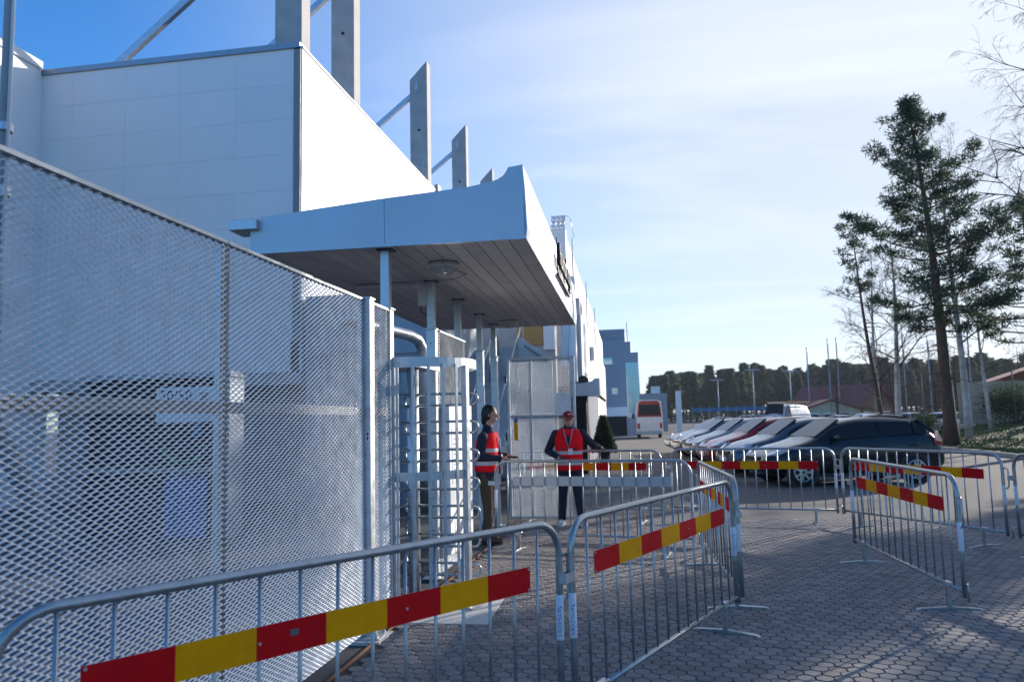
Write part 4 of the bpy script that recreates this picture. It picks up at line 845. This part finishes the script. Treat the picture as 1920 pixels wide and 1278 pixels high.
# ================================================================== PEOPLE
def limb(mb, p, q, r1, r2, n=10):
    mb.tube([p, tuple((Vector(p) + Vector(q)) / 2), q], [r1, (r1 + r2) / 2 * 1.02, r2], n); mb.ball(p, r1, n, 7); mb.ball(q, r2, n, 7); return mb
def ering(c, rx, ry, n=20, sq=1.0, lean=0): return [(c[0] + rx * math.copysign(abs(math.cos(2 * pi * j / n)) ** sq, math.cos(2 * pi * j / n)), c[1] + ry * math.copysign(abs(math.sin(2 * pi * j / n)) ** sq, math.sin(2 * pi * j / n)), c[2]) for j in range(n)]
def person(loc, rz, label, J, H, o):
    """J: joints in local metres (facing -y). o: outfit options"""
    t = thing('person', label, 'person', loc, rz)
    hx, hy, hz = J['head']; hd = J.get('turn', 0); tl = J.get('tilt', 0)
    Rm = Matrix.Rotation(hd, 3, 'Z') @ Matrix.Rotation(tl, 3, 'X'); hp = lambda x, y, z: tuple(Vector((hx, hy, hz)) + Rm @ Vector((x, y, z)))
    def torso(mb, e=0.0, z0=0.86, z1=1.50, taper=True):
        prof = [(.80, .172, .125), (.90, .178, .13), (1.0, .170, .128), (1.10, .172, .128), (1.22, .185, .132), (1.32, .195, .128), (1.40, .188, .112), (1.455, .135, .092), (1.49, .078, .075)]
        rings = []
        for z, a, b_ in prof:
            if z < z0 - .01 or z > z1 + .01: continue
            k = (z - .9); c = (J.get('lx', 0) * k, J.get('ly', 0) * k, z); w = o.get('stout', 1.0); rings.append(ering(c, a * w + e, b_ * w + e, 22, .88))
        mb.loft(rings); return mb
    # --- body, one continuous skin
    b = MB(); torso(b, -.012); sh = {}
    for sd, s in (('L', 1), ('R', -1)):
        S0, E0, H0 = J['sh' + sd], J['el' + sd], J['ha' + sd]; limb(b, S0, E0, .052, .042); limb(b, E0, H0, .040, .026)
        A, K, F = J['hip' + sd], J['kn' + sd], J['ft' + sd]; limb(b, A, K, .085, .055); limb(b, K, (F[0], F[1], .09), .054, .036); limb(b, (F[0], F[1] + .03, .045), (F[0] + J.get('toe' + sd, 0), F[1] - .14, .035), .035, .030)
        fd = (Vector(H0) - Vector(E0)).normalized(); side = fd.cross(Vector((0, 0, 1))).normalized() if abs(fd.z) < .95 else Vector((1, 0, 0)); dn = fd.cross(side)
        if dn.z > 0: dn = -dn
        pc = Vector(H0) + fd * .05; b.ball(tuple(pc), (.036, .036, .028), 10, 7); limb(b, H0, tuple(pc), .024, .028)
        for k in range(4):                                   # four bent fingers and a thumb
            off = side * ((k - 1.5) * .019); ln = (.034, .040, .042, .035)[k]; p0 = pc + fd * .026 + off; p1 = p0 + fd * ln + dn * .008; p2 = p1 + fd * .010 + dn * ln * .75; limb(b, tuple(p0), tuple(p1), .0098, .009, 7); limb(b, tuple(p1), tuple(p2), .009, .008, 7)
        th0 = pc - side * .03 * s; limb(b, tuple(th0), tuple(th0 + fd * .035 - side * .022 * s + dn * .012), .011, .0095, 7)
    limb(b, (hx * .6, hy * .6 + .01, 1.44), hp(0, .012, -.07), .060, .054)
    b.ball(hp(0, .010, .030), (.076, .094, .088), 16, 10); b.ball(hp(0, -.012, -.035), (.062, .074, .078), 16, 10); b.ball(hp(0, -.045, -.085), (.036, .034, .030), 12, 7)
    limb(b, hp(0, -.088, .010), hp(0, -.112, -.026), .010, .015, 8); b.ball(hp(0, -.082, -.062), (.026, .014, .016), 10, 6)
    for s in (-1, 1): b.ball(hp(s * .076, .012, -.012), (.012, .022, .032), 8, 6); b.ball(hp(s * .034, -.074, .022), (.022, .016, .010), 8, 6)
    link('body', remesh(b, .0085, 2), 'skin', t)
    for s in (-1, 1): MB().ball(hp(s * .031, -.089, .008), (.011, .006, .006), 8, 6).build('eye', 'eye', t, smooth=True)
    MB().ball(hp(0, -.0935, -.060), (.022, .005, .006), 8, 6).build('mouth', 'lips', t, smooth=True)
    # --- jacket
    b = MB(); torso(b, .012, .78, 1.5)
    for sd in 'LR': limb(b, J['sh' + sd], J['el' + sd], .072, .058); e_, h_ = Vector(J['el' + sd]), Vector(J['ha' + sd]); limb(b, tuple(e_), tuple(e_ + (h_ - e_) * .93), .057, .041)
    limb(b, (hx * .4, hy * .4 + .012, 1.45), (hx * .55, hy * .6 + .012, 1.53), .078, .070)
    link('jacket', remesh(b, .011, 2), 'navy', t)
    # --- vest with open front edge and reflective bands
    b = MB(); z0 = o.get('vest0', .88)
    prof = [(z0, .222, .172), (z0 + .12, .214, .168), (1.10, .212, .166), (1.22, .222, .168), (1.32, .226, .160), (1.40, .212, .144), (1.455, .150, .118), (1.475, .10, .10)]
    rings = []; w = o.get('stout', 1.0)
    for z, a, c_ in prof: k = z - .9; rings.append(ering((J.get('lx', 0) * k, J.get('ly', 0) * k, z), a * w * .985, c_ * w, 26, .86))
    b.loft(rings); ve = b.build('vest', 'vest', t, smooth=True); q = ve.modifiers.new('sub', 'SUBSURF'); q.levels = 1; q.render_levels = 1
    def vring(z, e):
        for (za, a, c_), (zb, a2, c2) in zip(prof, prof[1:]):
            if za <= z <= zb: k = (z - za) / (zb - za); a, c_ = a + (a2 - a) * k, c_ + (c2 - c_) * k; kk = z - .9; return ering((J.get('lx', 0) * kk, J.get('ly', 0) * kk, z), a * w * .985 + e, c_ * w + e, 26, .86)
    for zb in o.get('bands', (1.08, .95)): b = MB(); b.loft([vring(zb, .003), vring(zb + .025, .004), vring(zb + .05, .003)], cap=False); b.build('reflective_band', 'reflect_band', ve, smooth=True)
    # dark collar opening and zip line
    b = MB(); yf = -.158 * w + J.get('ly', 0) * .5; lx = J.get('lx', 0) * .5
    b.prism([(lx - .062, yf + .055, 1.475), (lx + .062, yf + .055, 1.475), (lx + .03, yf + .01, 1.36), (lx + .006, yf - .014, 1.22), (lx - .006, yf - .014, 1.22), (lx - .03, yf + .01, 1.36)], (0, .05, 0)); b.build('collar_opening', 'navy', ve)
    MB().bb(lx - .003, lx + .003, yf - .016, yf + .01, z0 + .01, 1.22).build('zip', 'ink_black', ve)
    for s in (-1, 1): MB().bb(lx + s * .085 - .045, lx + s * .085 + .045, yf - .006 + .012, yf + .02, 1.145, 1.165).build('print_line', 'ink_black', ve)
    MB().tube([(lx - .07, yf + .06, 1.47), (lx - .05, yf + .0, 1.36), (lx, yf - .022, 1.17), (lx + .05, yf + .0, 1.36), (lx + .07, yf + .06, 1.47)], .008, 6).build('lanyard', 'lanyard', t, smooth=True)
    MB().bb(lx - .005, lx + .060, yf - .032, yf - .026, 1.075, 1.165).build('id_card', 'sticker', t)
    # --- trousers, shoes
    b = MB(); b.loft([ering((0, 0, .80), .155, .122, 20), ering((0, 0, .90), .178 * w, .135 * w, 20), ering((0, 0, 1.0), .172 * w, .13 * w, 20)])
    for sd in 'LR': A, K, F = J['hip' + sd], J['kn' + sd], J['ft' + sd]; limb(b, A, K, .103, .074); limb(b, K, (F[0], F[1] + .01, .10), .072, .060)
    link('trousers', remesh(b, .012, 2), o['trousers'], t)
    for sd in 'LR':
        F = J['ft' + sd]; tx = J.get('toe' + sd, 0); b = MB(); limb(b, (F[0], F[1] + .05, .05), (F[0] + tx, F[1] - .15, .042), .050, .042); b.ball((F[0], F[1] + .02, .075), (.052, .065, .05), 10, 7); me = remesh(b, .011, 2)
        for v in me.vertices: v.co.z = max(v.co.z, 0.006)
        sh_ = link('shoe', me, o['shoe'], t); MB().prism([(F[0] - .05, F[1] + .095, .002), (F[0] + .05, F[1] + .095, .002), (F[0] + tx + .045, F[1] - .18, .002), (F[0] + tx - .045, F[1] - .18, .002)], (0, 0, .02)).build('sole', 'black_plastic' if o['shoe'] != 'shoe_white' else 'sticker', sh_)
    # --- head wear, hair
    if o.get('cap'):
        b = MB(); b.loft([ering(hp(0, .008, .040), .086, .104, 20), ering(hp(0, .008, .070), .085, .103, 20), ering(hp(0, .010, .105), .070, .086, 20), ering(hp(0, .012, .128), .036, .045, 20), ering(hp(0, .012, .134), .006, .008, 20)]); cp = b.build('cap', 'cap_red', t, smooth=True)
        b = MB(); b.prism([hp(-.070, -.060, .045), hp(-.058, -.135, .036), hp(-.025, -.162, .034), hp(.025, -.162, .034), hp(.058, -.135, .036), hp(.070, -.060, .045)], (0, 0, .010)); b.build('peak', 'cap_red', cp); MB().ball(hp(0, -.088, .085), (.022, .010, .014), 8, 6).build('cap_emblem', 'reflect_band', cp, smooth=True)
        b = MB(); b.ball(hp(0, .045, .010), (.080, .066, .055), 14, 8); b.build('hair', 'hair_grey', t, smooth=True)
        for s in (-1, 1): MB().tube([hp(s * .031 + .024 * math.cos(a), -.100, .008 + .016 * math.sin(a)) for a in [2 * pi * k / 14 for k in range(14)]], .0025, 5, closed=True).build('spectacle_rim', 'black_plastic', t, smooth=True)
    else:
        b = MB(); b.ball(hp(0, .030, .050), (.090, .098, .085), 16, 10); b.ball(hp(0, .058, -.010), (.086, .070, .11), 14, 9); b.ball(hp(0, .072, -.085), (.072, .045, .075), 12, 8)
        for s in (-1, 1): b.ball(hp(s * .060, .030, -.010), (.030, .050, .075), 10, 7)
        link('hair', remesh(b, .011, 2), 'hair', t)
    if 'device' in o:
        p = Vector(J['haR']) + Vector(o['device']); MB().box(tuple(p), (.05, .15, .028), rz=o.get('devrz', 0)).build('handheld_scanner', 'black_plastic', t, bevel=.008)
    return t
person((-1.17, 11.98, .005), R(4), 'man in red cap and orange-red vest resting one hand on the barrier', dict(
    head=(.005, -.035, 1.60), turn=R(10), tilt=R(3), lx=.0, ly=-.04, shL=(.195, -.01, 1.385), elL=(.375, .16, 1.20), haL=(.475, .37, 1.155), shR=(-.195, -.02, 1.385), elR=(-.325, .03, 1.13), haR=(-.165, -.19, 1.035),
    hipL=(.09, 0, .88), knL=(.125, -.06, .48), ftL=(.165, -.10, 0), toeL=.05, hipR=(-.09, 0, .88), knR=(-.11, -.02, .48), ftR=(-.135, .03, 0), toeR=-.03), 1.74,
    dict(cap=True, trousers='jeans', shoe='shoe_white', vest0=.80, bands=(1.075, .915), stout=1.0, device=(.06, -.06, .0), devrz=.6))
person((-2.13, 10.33, .0), R(86), 'dark-haired person in orange-red vest beside the turnstile, seen from the side', dict(
    head=(.0, -.07, 1.70), turn=R(4), tilt=R(8), lx=0, ly=-.06, shL=(.19, -.01, 1.40), elL=(.235, -.03, 1.14), haL=(.13, -.26, 1.14), shR=(-.19, -.01, 1.40), elR=(-.24, .02, 1.14), haR=(-.12, -.24, 1.12),
    hipL=(.085, 0, .90), knL=(.10, -.03, .49), ftL=(.11, .06, 0), hipR=(-.085, 0, .90), knR=(-.10, -.04, .49), ftR=(-.12, -.05, 0)), 1.82,
    dict(trousers='brown_cloth', shoe='shoe_brown', vest0=.90, bands=(1.20, 1.03), stout=.96, device=(.08, -.14, .01), devrz=0))

# ================================================================== TREES
def clump(mb, c, rad, n, size, rnd, flat=.65):
    for _ in range(n):
        d = Vector((rnd.gauss(0, 1), rnd.gauss(0, 1), rnd.gauss(0, 1) * flat)).normalized(); p = c + Vector((d.x, d.y, d.z * flat)) * rad * rnd.random() ** .5
        q = (d + Vector((rnd.gauss(0, .6), rnd.gauss(0, .6), rnd.gauss(0, .6) + .3))).normalized(); s = q.cross(Vector((rnd.gauss(0, 1), rnd.gauss(0, 1), rnd.gauss(0, 1)))).normalized(); l = size * rnd.uniform(.6, 1.3); w = l * .15
        mb.tri(p - s * w, p + s * w, p + q * l)
def pine(loc, label, H, r0, lean, spread, c0, nb, seed, dens=34, size=.26, group='pines', cr=.42, bare=0):
    rnd = random.Random(seed); t = thing('pine_tree', label, 'tree', loc, 0, group); tp = []
    K = 14
    def tr(h): return Vector((lean[0] * h ** 1.4 + .10 * math.sin(h * 5 + seed), lean[1] * h ** 1.4 + .08 * math.cos(h * 4 + seed), h * H))
    MB().tube([tr(i / K) for i in range(K + 1)], [r0 * (1.25 if i == 0 else 1) * (1 - .93 * (i / K)) + .012 for i in range(K + 1)], 10).build('trunk', 'bark', t, smooth=True)
    br = MB(); fo = MB()
    for i in range(nb):
        h = c0 + (1 - c0) * ((i + rnd.random() * .8) / nb); h = min(h, .985); a = i * 2.39996 + rnd.uniform(-.4, .4); L = spread(h) * rnd.choice((rnd.uniform(.40, .8), rnd.uniform(.75, 1.2), rnd.uniform(.85, 1.25))); P0 = tr(h); el = .05 + .75 * ((h - c0) / (1 - c0)) ** 1.5 + rnd.uniform(-.12, .12)
        d = Vector((math.cos(a), math.sin(a), math.tan(el))).normalized(); up = Vector((0, 0, 1)); pts = [P0, P0 + d * L * .4 + up * (-.03 * L), P0 + d * L * .75, P0 + d * L + up * (.16 * L)]
        rb = r0 * .22 * (1 - .7 * h) + .01; br.tube(pts, [rb, rb * .7, rb * .4, rb * .15], 5)
        ncl = max(2, int(L / .42))
        for k in range(ncl):
            f = .38 + .62 * (k + rnd.random()) / ncl; f = min(f, 1); seg = f * 3; ii = min(2, int(seg)); c = pts[ii].lerp(pts[ii + 1], seg - ii)
            sd = Vector((-d.y, d.x, 0)).normalized() * rnd.uniform(-.42, .42) * L * .5 * (1.15 - f) * 1.4 + Vector((0, 0, rnd.uniform(-.05, .25))); br.tube([c, c + sd], [rb * .3, rb * .1], 4); clump(fo, c + sd, cr * rnd.uniform(.7, 1.25), int(dens * rnd.uniform(.7, 1.3)), size, rnd)
    for k in range(6): clump(fo, tr(1 - .012 * k) + Vector((0, 0, .1)), .16 + .05 * k, int(dens * .6), size * .8, rnd)
    for k in range(bare):
        h = rnd.uniform(.12, c0); a = rnd.uniform(0, 2 * pi); L = rnd.uniform(.5, 2.2); P0 = tr(h); d = Vector((math.cos(a), math.sin(a), -.1)); br.tube([P0, P0 + d * L * .5, P0 + d * L + Vector((0, 0, -.2))], [.028, .016, .005], 5)
    br.build('limbs', 'bark_up', t, smooth=True); fo.build('crown', 'pine_needle', t, fix=False); return t
def bare_tree(loc, label, H, r0, seed, bark='birch_bark', twig='twig', spread=.30, depth=4, c0=.30, droop=.25, group='birches', lean=(0, 0), nlimb=16, twigs=5):
    rnd = random.Random(seed); t = thing('birch_tree', label, 'tree', loc, 0, group); K = 12
    def tr(h): return Vector((lean[0] * h + .12 * math.sin(h * 4 + seed), lean[1] * h + .10 * math.cos(h * 5 + seed), h * H))
    MB().tube([tr(i / K) for i in range(K + 1)], [r0 * (1 - .94 * i / K) + .006 for i in range(K + 1)], 9).build('trunk', bark, t, smooth=True)
    br = MB()
    def grow(p, d, L, r, lv):
        pts = [p]; q = p.copy(); dd = d.copy()
        for k in range(3): dd = (dd + Vector((rnd.gauss(0, .13), rnd.gauss(0, .13), rnd.gauss(0, .1) - droop * (.35 if lv == 1 else .9 if lv > 2 else .5) * .4))).normalized(); q = q + dd * L / 3; pts.append(q.copy())
        br.tube(pts, [r, r * .75, r * .5, r * .25], 4 if lv < 3 else 3, cap=False)
        if lv >= depth: return
        for k in range(twigs if lv > 1 else twigs + 1):
            f = rnd.uniform(.25, 1) * 3; i = min(2, int(f)); c = pts[i].lerp(pts[i + 1], f - i); v = Vector((rnd.gauss(0, 1), rnd.gauss(0, 1), rnd.gauss(0, .8))).normalized(); grow(c, (dd * .9 + v * .75).normalized(), L * rnd.uniform(.38, .60), max(.0045, r * .42), lv + 1)
    for i in range(nlimb):
        h = c0 + (1 - c0) * (i + rnd.random()) / nlimb; a = i * 2.4 + rnd.uniform(-.5, .5); el = rnd.uniform(.5, 1.0); L = H * spread * (1.05 - .75 * abs(h - .45)) * rnd.uniform(.6, 1.1) * (1.15 - h * .6)
        grow(tr(min(h, .98)), Vector((math.cos(a) * math.cos(el), math.sin(a) * math.cos(el), math.sin(el))), L, r0 * .32 * (1.1 - h) + .006, 1)
    br.build('crown', twig, t, fix=False); return t
def hz(x, y): return bank(x, y) + .10
def crown_a(h):
    k = [(.30, 1.6), (.40, 3.0), (.50, 3.7), (.58, 4.1), (.66, 3.7), (.74, 3.0), (.82, 2.1), (.90, 1.2), (.96, .7), (1.0, .3)]
    for (a, x), (c, y) in zip(k, k[1:]):
        if a <= h <= c: return (x + (y - x) * (h - a) / (c - a)) * (.85 + .22 * math.sin(h * 37))
    return .4
pine((13.0, 36.0, hz(13, 36)), 'tallest dark pine standing on the grass bank right of the cars', 15.2, .27, (-.80, .1), lambda h: .86 * crown_a(h), .32, 74, 11, 96, .20, bare=18, cr=.38)
pine((11.25, 40.0, hz(11.25, 40)), 'slender pine with a tufted top left of the tallest pine', 10.3, .12, (-.8, 0), lambda h: 1.5 * (1.12 - h) ** .4, .66, 15, 21, 60, .20, bare=18, cr=.32)
pine((18.4, 40.5, hz(18.4, 40.5)), 'pine with reaching boughs at the right picture edge', 10.8, .24, (.2, 0), lambda h: max(.5, 4.8 * (1.0 - h) ** .6), .34, 46, 31, 56, .22, bare=8, cr=.38)
bare_tree((11.6, 41.2, hz(11.6, 41.2)), 'thin bare birch beside the slender tufted pine', 9.4, .12, 3, spread=.30, nlimb=16)
bare_tree((12.9, 42.5, hz(12.9, 42.5)), 'pale-stemmed birch between the slender pine and the tallest pine', 11.0, .17, 5, spread=.28, nlimb=16)
bare_tree((14.6, 39.0, hz(14.6, 39)), 'bare birch growing right behind the tallest pine', 14.2, .17, 8, spread=.26, nlimb=18)
bare_tree((18.0, 45.0, hz(18, 45)), 'small bare birch in front of the plank fence', 9.5, .10, 9, spread=.30, nlimb=14)
bare_tree((16.6, 33.0, hz(16.6, 33)), 'tall weeping birch at the right picture edge', 17.6, .24, 12, spread=.30, droop=.55, nlimb=24, c0=.30)
# trees past the right edge of the picture whose shadows cross the plaza
pine((20.4, 30.0, hz(20.4, 30.0)), 'narrow dense pine outside the right edge shading the near fence', 14.4, .28, (.1, .1), lambda h: 1.15 if h < .9 else .5, .30, 84, 41, 46, .42, cr=.5)
pine((22.4, 27.6, hz(22.4, 27.6)), 'dense pine outside the right edge shading the near plaza', 13.5, .26, (.1, .1), lambda h: 1.5 if h < .9 else .5, .32, 84, 43, 44, .42, cr=.5)
bare_tree((20.5, 26.6, hz(20.5, 26.6)), 'birch outside the right edge with dappled shade', 13.0, .18, 15, spread=.26, nlimb=16)
bare_tree((21.0, 41.5, hz(21.0, 41.5)), 'second birch outside the right edge with dappled shade', 12.0, .16, 16, spread=.22, nlimb=14, twigs=4)
# brushwood, shrubs
for i, (x, y, h, s) in enumerate(((22.0, 78, 7.0, 31), (26.0, 76, 7.6, 32), (24.2, 82, 7.2, 33), (29.5, 80, 7.4, 34), (19.6, 84, 6.6, 35), (33.5, 77, 7.0, 36))):
    bare_tree((x, y, .2), ['reddish bare thicket tree behind the pale birch', 'reddish bare thicket tree right of the pale birch', 'low reddish thicket tree in the middle of the thicket', 'reddish thicket tree left of the tallest pine', 'leftmost reddish thicket tree by the red roof', 'reddish thicket tree behind the tallest pine'][i], h, .12, s, bark='twig', twig='bud_red', spread=.38, droop=.05, c0=.08, group='reddish thicket', nlimb=16, twigs=5)
def shrub(loc, label, rx, ry, h, seed, n=3200):
    rnd = random.Random(seed); t = thing('evergreen_shrub', label, 'shrub', loc, 0, 'dark shrubs by the plank fence'); lobes = [(rnd.uniform(-rx, rx) * .6, rnd.uniform(-ry, ry) * .6, rnd.uniform(.3, .75) * h, rnd.uniform(.35, .6)) for _ in range(9)]
    fo = MB()
    for lx, ly, lz, k in lobes: clump(fo, Vector((lx, ly, lz)), k * rx * .95, n // 9, .16, rnd, .8)
    fo.build('foliage', 'shrub_leaf', t, fix=False); b = MB()
    for lx, ly, lz, k in lobes: b.tube([(0, 0, 0), (lx * .5, ly * .5, lz * .6), (lx, ly, lz)], [.04, .025, .01], 5)
    b.build('stems', 'bark', t)
shrub((20.2, 46.8, hz(20.2, 46.8)), 'wide dark evergreen shrub before the plank fence', 2.2, 1.5, 2.0, 51, 5200)
shrub((23.4, 47.2, hz(23.4, 47.2)), 'dark evergreen shrub at the right picture edge below the brown house', 2.4, 1.6, 2.4, 52, 5200)
shrub((15.9, 49.5, hz(15.9, 49.5)), 'round shrub left of the big pine trunk', 1.3, 1.0, 1.5, 53, 2400)
# conifer forest on the horizon
cm = []; tmn = MB().tube([(0, 0, 0), (0, 0, .9)], [.014, .004], 6).mesh('trunk'); tmn.materials.append(M['bark'])
for v in range(5):
    rnd = random.Random(100 + v); f = MB(); wid = (.15, .19, .22, .17, .26)[v]; st0 = (.18, .30, .42, .25, .5)[v]; pw_ = (.9, .7, .55, .8, .45)[v]
    for _ in range(1800):
        u = rnd.random(); h = st0 + (1 - st0) * u; a = rnd.uniform(0, 2 * pi); rr = wid * (1 - u) ** pw_ * (.75 + .25 * math.sin(h * 40 + a * 2)) * rnd.random() ** .35; p = Vector((rr * math.cos(a), rr * math.sin(a), h)); d = Vector((math.cos(a), math.sin(a), rnd.uniform(-.7, .5))).normalized(); s = d.cross(Vector((rnd.gauss(0, 1), rnd.gauss(0, 1), rnd.gauss(0, 1)))).normalized(); l = .075 * rnd.uniform(.6, 1.4)
        f.tri(p - s * l * .35, p + s * l * .35, p + d * l)
    me = f.mesh('crown', fix=False); me.materials.append(M['spruce_needle']); cm.append(me)
rf = random.Random(77)
def conifer(x, y, h, v):
    t = thing('forest_conifer', 'dark conifer in the forest edge beyond the car park', 'tree', (x, y, 0), rf.uniform(0, 6), 'conifers of the forest edge'); w = rf.uniform(.85, 1.2)
    share('trunk', tmn, t, (0, 0, 0), 0, (h * 1.6, h * 1.6, h)); share('crown', cm[v], t, (0, 0, 0), 0, (h * w, h * w, h))
for i in range(96):                                           # x in degrees from the street axis
    f = i / 95; a = R(1.2 + f * 33); d = 205 + rf.uniform(-14, 22) - 60 * max(0, f - .55); conifer(d * math.sin(a), d * math.cos(a), rf.choice((rf.uniform(8.5, 11.5), rf.uniform(11, 13), rf.uniform(12, 14.8))) * (1 - .12 * max(0, f - .5)) * d / 205, rf.randrange(5))
for i in range(70):
    f = i / 69; a = R(.8 + f * 34); d = 232 + rf.uniform(-8, 18) - 60 * max(0, f - .55); conifer(d * math.sin(a), d * math.cos(a), rf.uniform(11, 14.5) * d / 225, rf.randrange(5))
for i in range(14):
    a = R(-2.0 + i * .30); d = 285 + rf.uniform(-10, 10); conifer(d * math.sin(a), d * math.cos(a), rf.uniform(8, 11.5), rf.randrange(5))

ug = MB(); ru = random.Random(9)
for i in range(420):
    f = i / 419; a = R(.3 + f * 35); d = 214 - 60 * max(0, f - .55) + ru.uniform(-4, 4); clump(ug, Vector((d * math.sin(a), d * math.cos(a), ru.uniform(.6, 2.2))), 1.5, 34, .9, ru, .8)
tag(ug.build('forest_undergrowth', 'spruce_needle', fix=False), 'dark low undergrowth at the foot of the forest edge', 'undergrowth', kind='stuff')

# thin air haze over the whole place
hb = MB(); hb.bb(-500, 800, -500, 900, -1.2, 24); hm_ = bpy.data.materials.new('haze'); hm_.use_nodes = True; hn = hm_.node_tree; hn.nodes.clear()
ho = hn.nodes.new('ShaderNodeOutputMaterial'); hv = hn.nodes.new('ShaderNodeVolumePrincipled'); hv.inputs['Density'].default_value = 0.0002; hv.inputs['Color'].default_value = (.74, .87, 1, 1); hv.inputs['Anisotropy'].default_value = 0.3
hn.links.new(hv.outputs[0], ho.inputs['Volume'])
tag(hb.build('haze', hm_), 'thin pale evening haze over the car park', 'haze', kind='stuff')
